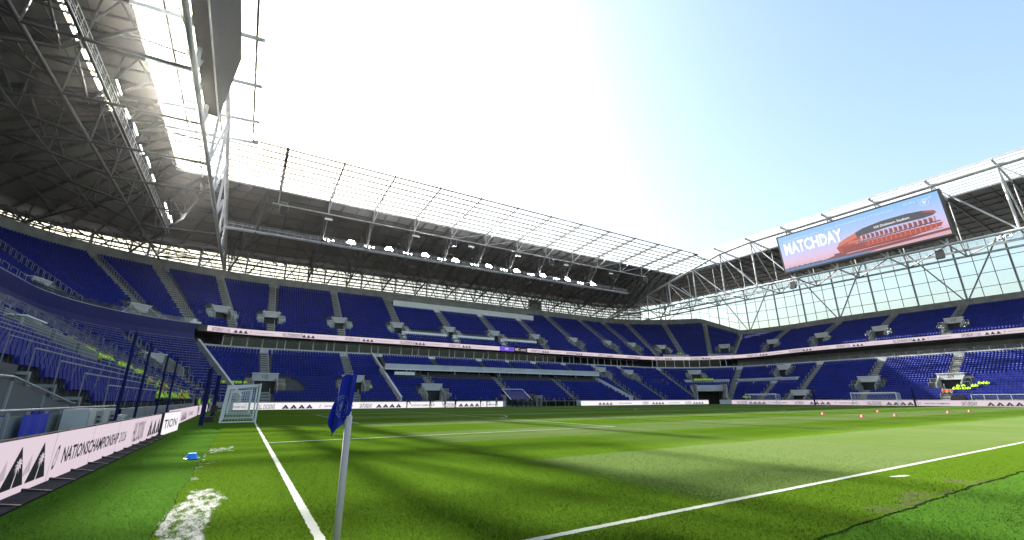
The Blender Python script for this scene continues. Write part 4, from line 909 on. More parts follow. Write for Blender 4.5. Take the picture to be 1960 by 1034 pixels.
# near-goal screen seen almost edge-on
s2 = thing('screen', 'dark wide screen hanging over the near goal seen almost edge on', 'screen', 'big screens')
mb = MB(); f4 = [(-7.9, 20.2, 32.0), (-7.9, 48.2, 32.0), (-7.0, 48.2, 40.6), (-7.0, 20.2, 40.6)]; b4 = [(x-1.3, y, z+.1) for x, y, z in f4]
mb.add(f4+b4, [(0, 1, 2, 3), (4, 7, 6, 5), (0, 4, 5, 1), (1, 5, 6, 2), (2, 6, 7, 3), (3, 7, 4, 0)], 'black'); mb.build('casing', s2)
mb = MB(); mb.add([(-7.86, 20.4, 32.2), (-7.86, 48.0, 32.2), (-6.97, 48.0, 40.4), (-6.97, 20.4, 40.4)], [(0, 1, 2, 3)], 'display_off'); mb.build('display', s2)
mb = MB(); mb.bar((-7.9, 20.2, 31.9), (-7.9, 48.2, 31.9), .12, .1, 'white'); mb.build('bottom_trim', s2)
for y in np.arange(20.5, 48.5, 4.6): mb = MB(); mb.bar((-9.3, y, 31.8), (-9.3, y, 41.8), .25, .25, 'steel_dark'); mb.bar((-9.3, y, 31.8), (-11.5, y, 37), .15, .15, 'steel_dark'); mb.build('frame', s2)

# ------------------------------------------------------------------ LED boards
def palm(cx, cy, h):
    out = [[(cx-.035*h, cy), (cx+.03*h, cy), (cx+.09*h, cy+.55*h), (cx+.06*h, cy+.55*h)]]; bx, by = cx+.075*h, cy+.56*h
    for a in (-150, -120, -60, -25, 10, 40, 75, 100, 140, 175):
        c, s_ = math.cos(rad(a)), math.sin(rad(a)); L_ = .24*h
        out.append([(bx, by), (bx+c*L_*.5-s_*.035*h, by+s_*L_*.5+c*.035*h+.03*h), (bx+c*L_, by+s_*L_*.9-.02*h), (bx+c*L_*.5+s_*.02*h, by+s_*L_*.5-c*.02*h+.02*h)])
    return out
def ring(cx, cy, w_, h_, th=.28, sk=.25, n=18):
    out = []
    for i in range(n):
        a, b_ = 2*math.pi*i/n, 2*math.pi*(i+1)/n; q = []
        for an, k in ((a, 1), (b_, 1), (b_, 1-th), (a, 1-th)): y = math.sin(an)*h_/2*k; q.append((cx+math.cos(an)*w_/2*k+y*sk, cy+y))
        out.append(q)
    out.append([(cx-w_*.12, cy-h_*.05), (cx-w_*.02, cy-h_*.05), (cx+w_*.10, cy+h_*.2), (cx, cy+h_*.2)]); return out
def lay(par, fn, items, name='lettering'):
    """items: (kind, u, v, size, extra) placed by fn(u, v, layer) -> 3-D point"""
    for it in items:
        k, u, v, h = it[:4]
        if k == 'text':
            V, F, W_ = text2d(it[4], h, it[5], it[6]); ink = MB(); ink.add([fn(u+x, v+y, 1) for x, y in V], F, 'ink'); ink.build(name, par)
        elif k == 'tri':
            for i in range(it[4]):
                ink = MB(); x = u+i*it[5]; wd = it[5]*.92; ink.add([fn(x, v, 1), fn(x+wd, v, 1), fn(x+wd/2, v+h, 1)], [(0, 1, 2)], 'ink'); t_ = ink.build('triangle_emblem', par)
                if it[6]:
                    pale = MB()
                    for pl in palm(x+wd*.5, v, h*.95): pale.add([fn(a, min(b_, v+h*.98), 2) for a, b_ in pl], [tuple(range(len(pl)))], 'led')
                    pale.build('palm_figure', par, kind='stuff')
                    g2 = MB(); g2.add([fn(x-.30*wd, v+h*.15, .5), fn(x+.1*wd, v+h*.3, .5), fn(x+.02*wd, v+h*.75, .5)], [(0, 1, 2)], 'led_grey'); g2.build('shade_figure', par)
                elif not name.startswith('ribbon'):
                    pale = MB(); pale.add([fn(x+wd*.44, v, 2), fn(x+wd*.56, v, 2), fn(x+wd*.53, v+h*.45, 2), fn(x+wd*.47, v+h*.45, 2)], [(0, 1, 2, 3)], 'led'); pale.build('palm_figure', par)
        elif k == 'ring':
            ink = MB()
            for pl in ring(u+h*.25, v+h/2, h*.42, h): ink.add([fn(a, b_, 1) for a, b_ in pl], [(0, 1, 2, 3)], 'ink')
            ink.build('ring_emblem', par)
def board(lab, p0, p1, z0, z1, items, m='led', pw=2.5, feet=False):
    """flat LED board from p0 to p1 (plan points); the face looks to the left of p0->p1 reversed, i.e. towards the pitch"""
    g_ = thing('advertising_board', lab, 'advertising board', 'pitchside advertising boards'); p0 = np.array(p0, float); p1 = np.array(p1, float)
    L_ = np.linalg.norm(p1-p0); d = (p1-p0)/L_; n_ = np.array((d[1], -d[0]))     # towards the pitch when the text runs p0 -> p1
    def fn(u, v, l): q = p0+d*u+n_*(.004+.003*l); return (q[0], q[1], v)
    k = max(1, int(round(L_/pw)))
    for i in range(k):
        a, b_ = p0+d*L_*i/k, p0+d*L_*(i+1)/k; a = a+d*.006; b_ = b_-d*.006; bk = -n_*.10; mb = MB()
        mb.add([(*a, z0), (*b_, z0), (*b_, z1), (*a, z1)], [(0, 1, 2, 3)], m)
        mb.add([(*(a+bk), z0), (*(b_+bk), z0), (*(b_+bk), z1+.02), (*(a+bk), z1+.02), (*a, z0-.02), (*b_, z0-.02), (*b_, z1+.02), (*a, z1+.02)], [(1, 0, 3, 2), (3, 7, 6, 2), (0, 1, 5, 4), (0, 4, 7, 3), (1, 2, 6, 5)], 'black')
        mb.build('panel', g_)
    lay(g_, fn, [t_ for t_ in items if t_[1] >= 0 and t_[1] < L_])
    if feet:
        mb = MB(); mb.add([(*(p0+n_*.02), .0), (*(p1+n_*.02), .0), (*(p1+n_*.34), .0), (*(p0+n_*.34), .0), (*(p0+n_*.02), .05), (*(p1+n_*.02), .05), (*(p1+n_*.34), .02), (*(p0+n_*.34), .02)], [(4, 5, 6, 7), (3, 2, 6, 7), (0, 3, 7, 4), (1, 5, 6, 2)], 'mat_dark'); mb.build('base_mat', g_)
        u = .4
        while u < L_:
            a = p0+d*u; mb = MB(); mb.add([(*(a+n_*.0-d*.03), .03), (*(a+n_*.36-d*.03), .03), (*(a+n_*.0-d*.03), .09), (*(a+n_*.0+d*.03), .03), (*(a+n_*.36+d*.03), .03), (*(a+n_*.0+d*.03), .09)], [(0, 1, 2), (3, 5, 4), (1, 4, 5, 2)], 'black'); mb.build('foot', g_); u += 1.2
    return g_
NT = 'NATIONSCHAMPIONSHIP'
# board behind the goal line: features at their distances along it
yb0 = 2.2
it = []
for base in (-8.5, 4.35):
    it += [('tri', base-yb0+.0, .16, .60, 3, .92, True), ('ring', base-yb0+2.95, .22, .42), ('text', base-yb0+3.42, .30, .27, NT, 1.02, .022), ('text', base-yb0+8.1, .30, .27, '2026', 1.15, .0)]
it += [('text', 14.3-yb0, .17, .58, 'HILL DICKINS', .36, .01), ('tri', 17.0-yb0, .16, .58, 3, .92, False)]
board('long pale pink board nearest the camera with black palm triangles and NATIONSCHAMPIONSHIP 2026', (-3.75, yb0), (-3.75, 19.7), .05, .87, it, feet=True)
board('bright white board module reading TION standing proud of the pink boards', (-3.66, 19.75), (-3.50, 23.9), .0, .90, [('text', .25, .26, .36, 'TION', 2.6, .012)], 'led_bright', 4.2)
board('pale pink board behind the near goal past the white module', (-4.0, 24.0), (-4.35, 46.0), .03, .93, [('text', .6, .3, .26, 'SHIP 2026', 1.0, .01), ('text', 4.8, .15, .6, 'SATURDAY', .4, .01), ('tri', 7.6, .15, .6, 4, .95, False), ('ring', 12.6, .2, .5), ('text', 13.3, .3, .27, 'NATIONS CHAMPIONSHIP', .9, .01)])
board('pale pink board between the near goal and the far corner', (-4.35, 46.1), (-4.6, 70.9), .03, .93, [('text', 1.2, .15, .6, 'HILL DICKINSON', .4, .01), ('tri', 6.2, .15, .6, 4, .95, False), ('ring', 11.2, .2, .5), ('text', 12, .3, .27, 'NATIONS CHAMPIONSHIP', .9, .01)])
far = [('text', .0, .3, .27, 'NATIONS CHAMPIONSHIP 2026', .75, .01), ('text', 5.4, .12, .66, 'HILL DICKINS', .42, .01), ('tri', 8.7, .12, .60, 4, 1.1, False), ('ring', 13.9, .2, .5), ('text', 14.7, .3, .27, 'NATIONS CHAMPIONSHIP', .95, .01), ('text', 20.0, .12, .66, 'SATURDAY', .42, .01), ('tri', 22.6, .12, .60, 4, 1.1, False),
       ('ring', 27.8, .2, .5), ('text', 28.6, .3, .27, 'NATIONS CHAMPIONSHIP', .95, .01), ('text', 34.4, .12, .66, 'HILL DICKINS', .42, .01), ('tri', 37.5, .12, .60, 4, 1.1, False), ('ring', 42.4, .2, .5), ('text', 43.2, .3, .27, 'CHAMPIONSHIP', .95, .01)]
board('long white board along the far touchline left of the waiting group', (-4.4, 71), (42.5, 71), .03, 1.0, far, 'led_bright', 3.0)
board('long white board along the far touchline right of the waiting group', (62.0, 71), (106.0, 71), .03, 1.0, [('tri', 5.0, .12, .60, 4, 1.1, False), ('ring', 10.2, .2, .5), ('text', 11, .3, .27, 'NATIONS CHAMPIONSHIP', .95, .01), ('text', 19, .12, .66, 'SATURDAY', .42, .01), ('tri', 22.2, .12, .60, 4, 1.1, False), ('text', 28, .3, .27, 'NATIONS CHAMPIONSHIP', .95, .01), ('text', 34.5, .12, .66, 'HILL DICKINS', .42, .01), ('tri', 37.5, .12, .60, 4, 1.1, False)], 'led_bright', 3.0)
rgt = []
for base in (1.5, 15.5, 29.5, 43.5): rgt += [('text', base, .12, .66, ('SATURDAY' if base in (15.5, 43.5) else 'HILL DICKINS'), .42, .01), ('tri', base+3.1, .12, .60, 4, 1.1, False), ('ring', base+8.2, .2, .5), ('text', base+9.0, .3, .27, 'NATIONS CHAMPION', .9, .01)]
board('pale pink board along the far goal line under the big screen', (108.5, 66.0), (108.5, -6.0), .03, 1.0, rgt, 'led', 3.0)

# ribbon boards on the upper tier edge
def ribbon(s, t0, t1, lab, seq, stt):
    g_ = thing('ribbon_display', lab, 'ribbon display', 'ribbon displays between the tiers'); T = tsteps(t0, t1, 4.0)
    for a, b_ in zip(T[:-1], T[1:]):
        mb = MB(); A, B = P(a, 25.98), P(b_, 25.98); A2, B2 = P(a, 26.04), P(b_, 26.04); za, zb_ = zrib(a), zrib(b_)
        mb.quad(A+(0, 0, za-.98), B+(0, 0, zb_-.98), B+(0, 0, zb_-.02), A+(0, 0, za-.02), 'led')
        mb.quad(A+(0, 0, za-.02), B+(0, 0, zb_-.02), B2+(0, 0, zb_-.02), A2+(0, 0, za-.02), 'fascia'); mb.quad(A+(0, 0, za-.98), A2+(0, 0, za-.98), B2+(0, 0, zb_-.98), B+(0, 0, zb_-.98), 'black'); mb.build('panel', g_)
    t = stt; i = 0
    while t < t1-11:
        if t > t0+.2:
            def fn(u, v, l, t=t): tt = t+toT(u, t, 26); p_ = P(tt, 25.97-.004*l, v-13.97+zrib(tt)); return tuple(p_)
            if not (s == 'F' and tF(52.0) > t > tF(44.5)):
                lay(g_, fn, [('text', 0, 13.12, .62, seq[i % len(seq)], .42, .012), ('tri', 3.45, 13.12, .58, 3, .82, False), ('ring', 6.2, 13.2, .5), ('text', 6.8, 13.32, .2, 'NATIONS CHAMPIONSHIP 2026', .82, .0)], 'ribbon_lettering')
        t += toT(11.7, t, 26); i += 1
    return g_
SQ = ['SATURDAY 11 JUL', 'HILL DICKINSON STA']
gF = ribbon('F', TB1+1.5, tRC(67), 'pale pink ribbon display along the far touchline upper tier and corner', SQ, tLC(67.5))
gR = ribbon('R', tRC(67.2), TEND, 'pale pink ribbon display across the far goal stand', SQ, tRC(76))
mb = MB(); mb.box((53.0, 90.90, 13.18), (57.1, 90.96, 14.22), 'led_purple'); mb.box((57.2, 90.90, 13.18), (61.3, 90.96, 14.22), 'black'); mb.build('score_panel', gF)
mb = MB()
for x0, z0, x1, z1 in ((54.6, 13.2, 54.85, 13.75), (55.2, 13.2, 55.45, 13.75), (54.85, 13.4, 55.2, 13.55), (57.6, 13.2, 57.8, 13.75), (58.0, 13.2, 58.3, 13.75), (58.5, 13.6, 58.8, 13.75), (58.5, 13.2, 58.8, 13.35), (59.2, 13.2, 61.0, 13.3), (59.2, 13.5, 61.0, 13.6)): mb.box((x0, 90.85, z0+.25), (x1, 90.89, z1+.25), 'led')
mb.build('score_marks', gF)

# ------------------------------------------------------------------ pitch-side front of the near goal stand
def perf(name, base):
    m = mat(name, base, 0.55, 0.2); N = m.node_tree; b = N.nodes['Principled BSDF']; g = N.nodes.new('ShaderNodeNewGeometry'); mp = N.nodes.new('ShaderNodeMapping'); mp.inputs['Scale'].default_value = (16, 16, 16); mp.inputs['Rotation'].default_value = (rad(45), 0, 0)
    v = N.nodes.new('ShaderNodeTexVoronoi'); v.inputs['Randomness'].default_value = 0; v.inputs['Scale'].default_value = 1; cr = N.nodes.new('ShaderNodeValToRGB'); cr.color_ramp.elements[0].position = .25; cr.color_ramp.elements[1].position = .34
    cr.color_ramp.elements[0].color = (*[c*.35 for c in base], 1); cr.color_ramp.elements[1].color = (*base, 1)
    N.links.new(g.outputs['Position'], mp.inputs[0]); N.links.new(mp.outputs[0], v.inputs['Vector']); N.links.new(v.outputs['Distance'], cr.inputs[0]); N.links.new(cr.outputs[0], b.inputs['Base Color']); return m
M['perf'] = perf('perforated_metal', (0.22, 0.25, 0.265)); M['perf2'] = perf('perforated_dark', (0.12, 0.13, 0.14))
fb = thing('barrier', 'grey perforated metal barrier with a tubular handrail behind the nearest board', 'barrier')
for i in range(14):
    y = 2.6+i*1.05; mb = MB()
    mb.box((-5.06, y+.03, .03), (-5.02, y+1.02, 1.12), 'perf' if i % 4 != 3 else 'grey_panel'); mb.bar((-5.0, y, 0), (-5.0, y, 1.2), .05, .05, 'steel'); mb.build('barrier_panel', fb)
part(fb, 'handrail', ((-4.95, 2.4, 1.24), (-4.95, 17.6, 1.24)), rad_=.028)
part(fb, 'lower_rail', ((-4.97, 2.4, .1), (-4.97, 17.6, .1)), rad_=.022)
bn = MB(); nb = 8
for i in range(nb):
    y0_, y1_ = 9.35+i*1.5/nb, 9.35+(i+1)*1.5/nb; dx = lambda y: .012*math.sin((y-9.35)*9)
    bn.quad((-4.90+dx(y0_), y0_, .06), (-4.90+dx(y1_), y1_, .06), (-4.90+dx(y1_), y1_, 1.14), (-4.90+dx(y0_), y0_, 1.14), 'banner')
ban = obj('banner', bn.mesh('banner'), None, label='royal blue banner with small white lettering hung on the grey barrier', cat='banner')
V, F, W_ = text2d('EVERTON STADIUM', .07, 1.2, .0); mb = MB(); mb.add([(-4.872, 9.5+x*1.2/W_, .30+y) for x, y in V], F, 'white'); mb.build('lettering', ban)
for (y, wdt, h, lab) in ((11.6, 1.35, 1.22, 'tall pale equipment cabinet beside the blue banner'), (13.05, 1.5, 1.20, 'second tall equipment cabinet with cable glands behind the boards'), (15.6, .9, .95, 'low grey equipment cabinet nearest the net posts')):
    mb = MB(); mb.box((-4.85, y, .08), (-4.35, y+wdt, h), 'cabinet'); cb = obj('cabinet', mb.mesh('cabinet'), None, label=lab, cat='cabinet', group='equipment cabinets')
    mb = MB(); mb.box((-4.345, y+.05, .14), (-4.33, y+wdt*.48, h-.06), 'cabinet'); mb.build('door', cb); mb = MB(); mb.box((-4.345, y+wdt*.52, .14), (-4.33, y+wdt-.05, h-.06), 'grey_panel'); mb.build('door', cb)
    mb = MB()
    for q in range(5): mb.box((-4.33, y+wdt*.6+.03*(q % 3), h-.25-.12*q), (-4.27, y+wdt*.6+.07+.03*(q % 3), h-.2-.12*q), 'black')
    mb.build('socket_row', cb, kind='stuff')
st_ = stand['L']
mb = MB()
for k in range(4): mb.box((CXL-8-.8*(k+1), 18.98, 0), (CXL-8-.8*k+.02, 19.16, zk_lo(k)+.12), 'concrete')
mb.build('stair_side_wall', st_)
mb = MB()   # stepped stair block with perforated balustrade (opening in the front rows)
mb.box((-9.0, 8.4, 0), (-6.5, 18.9, 1.3), 'concrete'); mb.box((-9.4, 8.4, 1.3), (-7.2, 18.9, 1.9), 'concrete_dark'); mb.box((-9.6, 8.4, 1.9), (-8.2, 18.9, 2.7), 'concrete_dark'); mb.build('stair_block', st_)
for y0_, y1_, za, zb2 in ((8.4, 10.6, 1.98, 1.98), (10.65, 13.0, 1.98, 1.98), (13.05, 15.6, 1.95, 1.62), (15.65, 18.3, 1.6, 1.25)):
    mb = MB(); x = -6.42; mb.add([(x, y0_, .3), (x, y1_, .3), (x, y1_, zb2), (x, y0_, za), (x-.04, y0_, .3), (x-.04, y1_, .3), (x-.04, y1_, zb2), (x-.04, y0_, za)], [(0, 1, 2, 3), (7, 6, 5, 4), (3, 2, 6, 7)], 'perf2'); mb.bar((x+.02, y0_, .2), (x+.02, y0_, za), .06, .06, 'steel'); mb.build('balustrade_panel', st_)
part(st_, 'handrail', ((-6.36, 8.2, 2.06), (-6.36, 13.0, 2.06)), ((-6.36, 13.0, 2.06), (-6.36, 18.5, 1.34)), ((-6.36, 18.5, 1.34), (-6.3, 20.5, 1.30)), rad_=.03)
mb = MB(); mb.add([(-6.3, 8.2, .3), (-6.3, 14.5, .3), (-6.3, 12.6, .62), (-6.3, 9.8, 1.25), (-6.3, 8.2, 1.25), (-5.9, 8.2, .3), (-5.9, 14.5, .3), (-5.9, 12.6, .62), (-5.9, 9.8, 1.25), (-5.9, 8.2, 1.25)], [(9, 8, 7, 6, 5), (3, 8, 9, 4), (2, 7, 8, 3), (1, 6, 7, 2)], 'concrete'); mb.build('stair_cheek', st_)
for y in (9.6, 10.1, 12.4, 12.9): obj('seat', sm_detail, st_, Matrix(((0, -1, 0, -5.35), (1, 0, 0, y), (0, 0, 1, .38), (0, 0, 0, 1))))
# ball-stop net posts
for i, (x, y, h, r_) in enumerate([(-4.2, 13.9, 3.55, .042), (-4.2, 16.8, 3.5, .042), (-4.2, 21.4, 3.4, .042), (-4.2, 24.8, 3.6, .045), (-2.81, 28.0, 3.25, .12), (-2.78, 38.5, 3.3, .14)]):
    p_ = thing('net_post', ('slim navy net post behind the pink boards, %s from the camera' if i < 4 else 'thick padded navy net post on the grass beside the near goal, %s from the camera') % ORD[i], 'net post', 'navy net posts', (x, y, 0))
    mb = MB(); mb.tube((0, 0, 0), (0, 0, h), r_, 12, 'navy'); mb.build('post', p_)
    mb = MB(); mb.tube((0, 0, h), (0, 0, h+.05), r_*.6, 10, 'black'); mb.box((-r_*1.4, -r_*1.4, 0), (r_*1.4, r_*1.4, .03), 'black'); mb.build('fitting', p_)
for i, (x, y) in enumerate([(106.9, 28.4), (106.9, 45.5)]):
    p_ = thing('net_post', 'dark net post behind the far goal, on its %s side' % ('right', 'left')[i], 'net post', 'navy net posts', (x, y, 0)); mb = MB(); mb.tube((0, 0, 0), (0, 0, 3.4), .16, 10, 'navy'); mb.build('post', p_); mb = MB(); mb.bar((0, 0, 3.3), (1.4, 0, .1), .05, .05, 'navy'); mb.build('stay', p_)

# glazed screen and covered camera in front of the far goal stand
gs = thing('glass_screen', 'low glazed screen of pale framed panes in front of the far goal stand', 'glass screen')
for i in range(11):
    y = 21.2-i*1.6; mb = MB(); mb.quad((109.35, y, .3), (109.35, y-1.55, .3), (109.35, y-1.55, 1.95), (109.35, y, 1.95), 'balu'); mb.build('pane', gs)
    mb = MB(); mb.bar((109.35, y, 0), (109.35, y, 2.0), .07, .07, 'fascia'); mb.bar((109.35, y, 1.97), (109.35, y-1.6, 1.97), .06, .06, 'white'); mb.bar((109.35, y, .9), (109.35, y-1.6, .9), .05, .05, 'fascia'); mb.build('frame', gs)
mb = MB(); mb.add([(109.2, 24.0, .9), (109.2, 21.8, .9), (109.2, 22.0, 1.75), (109.2, 22.6, 2.0), (109.2, 23.4, 1.95), (109.2, 23.9, 1.6), (110, 24.0, .9), (110, 21.8, .9), (110, 22.0, 1.75), (110, 22.6, 2.0), (110, 23.4, 1.95), (110, 23.9, 1.6)], [(0, 1, 2, 3, 4, 5), (11, 10, 9, 8, 7, 6)]+[(i, (i+1) % 6, (i+1) % 6+6, i+6) for i in range(6)], 'black')
obj('camera_cover', mb.mesh('camera_cover'), None, label='rounded black covered camera above the board left of the glazed screen', cat='camera')

# ------------------------------------------------------------------ goals
def goal(x, y0, d, lab, wd=7.32, h=2.44, dep=2.0, cell=.16, th=.011):
    g_ = thing('goal', lab, 'goal', 'white goals', (x, y0, 0))
    for yy in (0, wd): mb = MB(); mb.tube((0, yy, 0), (0, yy, h), .06, 12, 'white'); mb.build('post', g_)
    mb = MB(); mb.tube((0, -.06, h+.0), (0, wd+.06, h+.0), .06, 12, 'white'); mb.build('crossbar', g_)
    for yy in (0, wd): mb = MB(); mb.tube((0, yy, .04), (d*dep, yy, .04), .035, 8, 'white'); mb.tube((d*dep, yy, .04), (d*dep*.93, yy, h-.1), .025, 8, 'white'); mb.tube((0, yy, h), (d*dep*.93, yy, h-.1), .018, 6, 'white'); mb.build('side_frame', g_)
    mb = MB(); mb.tube((d*dep, 0, .04), (d*dep, wd, .04), .035, 8, 'white'); mb.build('ground_bar', g_)
    mb = MB()
    def strand(a, b_): mb.bar(a, b_, th, th, 'white', caps=False)
    def sag(y): return .16*math.sin(math.pi*y/wd)
    ny = int(wd/cell); nz = int(h/cell); nd = int(dep/cell)
    for i in range(ny+1):
        y = wd*i/ny; strand((d*dep, y, .05), (d*dep*.93, y, h-.12-sag(y))); strand((d*dep*.93, y, h-.12-sag(y)), (0, y, h))
    for j in range(nz+1): z = .05+(h-.17)*j/nz; xx = d*dep*(1-.07*j/nz); strand((xx, 0, z), (xx, wd, z))
    for j in range(nd+1):
        f = j/nd
        for q in range(8): ya, yb_ = wd*q/8, wd*(q+1)/8; strand((d*dep*.93*f, ya, h-(.12+sag(ya))*f), (d*dep*.93*f, yb_, h-(.12+sag(yb_))*f))
        for yy in (0, wd): strand((d*dep*f, yy, .05), (d*dep*.93*f, yy, h-.12*f))
    for j in range(nz+1):
        z = .05+(h-.17)*j/nz
        for yy in (0, wd): strand((0, yy, z), (d*dep*(1-.07*j/nz), yy, z))
    mb.build('net', g_)
goal(0.0, 30.34, -1, 'nearest white goal with its net seen from the side behind the goal line')
goal(-.15, 50.2, -1, 'smaller looking spare white goal seen through the nearest goal', cell=.2, th=.013)
goal(105.0, 30.34, 1, 'white goal in front of the far stand on the far goal line', cell=.25, th=.012)
goal(106.0, 53.2, 1, 'spare white goal further left by the far corner tunnel', cell=.25, th=.012)

# ------------------------------------------------------------------ corner flag
cf = thing('corner_flag', 'white corner pole with a drooping royal blue crest flag close to the camera', 'corner flag', None, (-.075, 0, 0))
mb = MB(); mb.tube((-.0, 0, 0), (0, 0, 1.30), .0305, 20, 'white_plastic'); o_ = mb.build('pole', cf)
for p_ in o_.data.polygons: p_.use_smooth = len(p_.vertices) == 4
mb = MB(); mb.tube((0, 0, 1.28), (0, 0, 1.335), .019, 16, 'white'); mb.build('pole_tip_sleeve', cf)
OUT = [(1.672, -.062, .048), (1.655, -.090, .047), (1.60, -.108, .044), (1.55, -.122, .042), (1.50, -.138, .038), (1.45, -.152, .034), (1.40, -.166, .031), (1.35, -.178, .028), (1.315, -.186, .020), (1.28, -.192, -.012), (1.24, -.192, -.05), (1.20, -.182, -.085), (1.16, -.170, -.125), (1.125, -.158, -.150)]
hr = np.array((rt.x, rt.y, 0)); hr /= np.linalg.norm(hr); hn = np.array((-hr[1], hr[0], 0))*-1     # hn points back to the camera
def clothpt(u, z, e=0):
    zz = (1.67-z)/.55; dpt = .012+.026*math.sin(u*62+zz*2.4)*(.35+zz*.65)+.012*math.sin(u*120+zz*7)+e; q = hr*u*.92+hn*dpt; return (q[0], q[1], z)
def outl(z):
    for (za, la, ra), (zb2, lb2, rb2) in zip(OUT[:-1], OUT[1:]):
        if za >= z >= zb2: f = (za-z)/(za-zb2); return la+(lb2-la)*f, ra+(rb2-ra)*f
    return OUT[-1][1:]
nu, nv = 22, 44; vs = []
for j in range(nv+1):
    z = 1.672+(1.127-1.672)*j/nv; l_, r_ = outl(z)
    for i in range(nu+1): vs.append(clothpt(l_+(r_-l_)*i/nu, z))
mb = MB(); mb.add(vs, [(j*(nu+1)+i, j*(nu+1)+i+1, (j+1)*(nu+1)+i+1, (j+1)*(nu+1)+i) for j in range(nv) for i in range(nu)], 'banner')
M['flag_cloth'] = mat('flag_cloth', (0.016, 0.03, 0.34), .8, 0, .2, 40, .3); mb.mats = ['flag_cloth']
N = M['flag_cloth'].node_tree; b = N.nodes['Principled BSDF']; tl = N.nodes.new('ShaderNodeBsdfTranslucent'); tl.inputs[0].default_value = (0.012, 0.03, 0.34, 1); mx = N.nodes.new('ShaderNodeMixShader'); mx.inputs[0].default_value = .3
N.links.new(b.outputs[0], mx.inputs[1]); N.links.new(tl.outputs[0], mx.inputs[2]); N.links.new(mx.outputs[0], N.nodes['Material Output'].inputs[0])
fl = mb.build('flag', cf, smooth=True); sm = fl.modifiers.new('thick', 'SOLIDIFY'); sm.thickness = .003
M['crest'] = mat('crest_print', (.20, .23, .48), .8); mb = MB(); cu, cv = -.072, 1.385
def pr(pts): mb.add([clothpt(cu+x*.66, cv+y, .006) for x, y in pts], [tuple(range(len(pts)))], 'crest')
for i in range(30):
    a, b_ = 2*math.pi*i/30, 2*math.pi*(i+1)/30
    for R1, R2 in ((.098, .092), (.074, .069)): pr([(math.cos(a)*R1, math.sin(a)*R1), (math.cos(b_)*R1, math.sin(b_)*R1), (math.cos(b_)*R2, math.sin(b_)*R2), (math.cos(a)*R2, math.sin(a)*R2)])
    if i % 2: R1, R2 = .089, .079; b2 = a+.10; pr([(math.cos(a)*R1, math.sin(a)*R1), (math.cos(b2)*R1, math.sin(b2)*R1), (math.cos(b2)*R2, math.sin(b2)*R2), (math.cos(a)*R2, math.sin(a)*R2)])
for pl in ([(-.030, -.045), (-.018, -.045), (-.018, .03), (-.030, .03)], [(.018, -.045), (.030, -.045), (.030, .03), (.018, .03)], [(-.012, -.045), (.012, -.045), (.010, .02), (-.010, .02)], [(-.012, .024), (.012, .024), (0, .052)], [(-.045, .0), (-.034, .0), (-.034, .012), (-.045, .012)], [(.034, .0), (.045, .0), (.045, .012), (.034, .012)]): pr(pl)
mb.build('crest', fl)

# ------------------------------------------------------------------ cones, camera stand
def cone(x, y, m, r_, h, lab, grp):
    mb = MB(); n = 20; V = []
    for rr_, z in ((r_, .004), (r_, .015), (r_*.86, .02), (r_*.5, h), (r_*.28, h), (r_*.26, h*.7)): V += [(math.cos(2*math.pi*i/n)*rr_, math.sin(2*math.pi*i/n)*rr_, z) for i in range(n)]
    mb.add(V, [(k*n+i, k*n+(i+1) % n, (k+1)*n+(i+1) % n, (k+1)*n+i) for k in range(5) for i in range(n)], m)
    return obj('marker_cone', mb.mesh('marker_cone'), None, Matrix.Translation((x, y, 0)), label=lab, cat='cone', group=grp)
cone(-1.83, 10.1, 'bluecone', .17, .13, 'low bright blue marker cone on the turf beside the near goal line', None)
for i, (x, y) in enumerate([(44.8, 16.3), (41.2, 11.9), (57.6, 16.7), (45.7, 11.3), (59.0, 11.5), (65.0, 11.4)]): cone(x, y, 'pink', .15, .19, 'pink marker cone on the far right of the pitch, %s from the left' % ORD[i], 'pink marker cones')
ct = thing('camera_tripod', 'black camera and tripod standing beside the padded net posts near the goal', 'camera tripod', None, (-2.5, 33.0, 0))
for a in (90, 210, 330): mb = MB(); mb.tube((0, 0, .7), (.45*math.cos(rad(a)), .45*math.sin(rad(a)), 0), .03, 6, 'black'); mb.build('leg', ct)
mb = MB(); mb.box((-.2, -.25, .68), (.2, .25, 1.05), 'black'); mb.tube((.2, 0, .86), (.42, 0, .86), .08, 10, 'black'); mb.build('camera', ct)
mb = MB(); mb.box((-.5, -.4, 0), (.1, .4, .35), 'black'); mb.build('flight_case', ct)

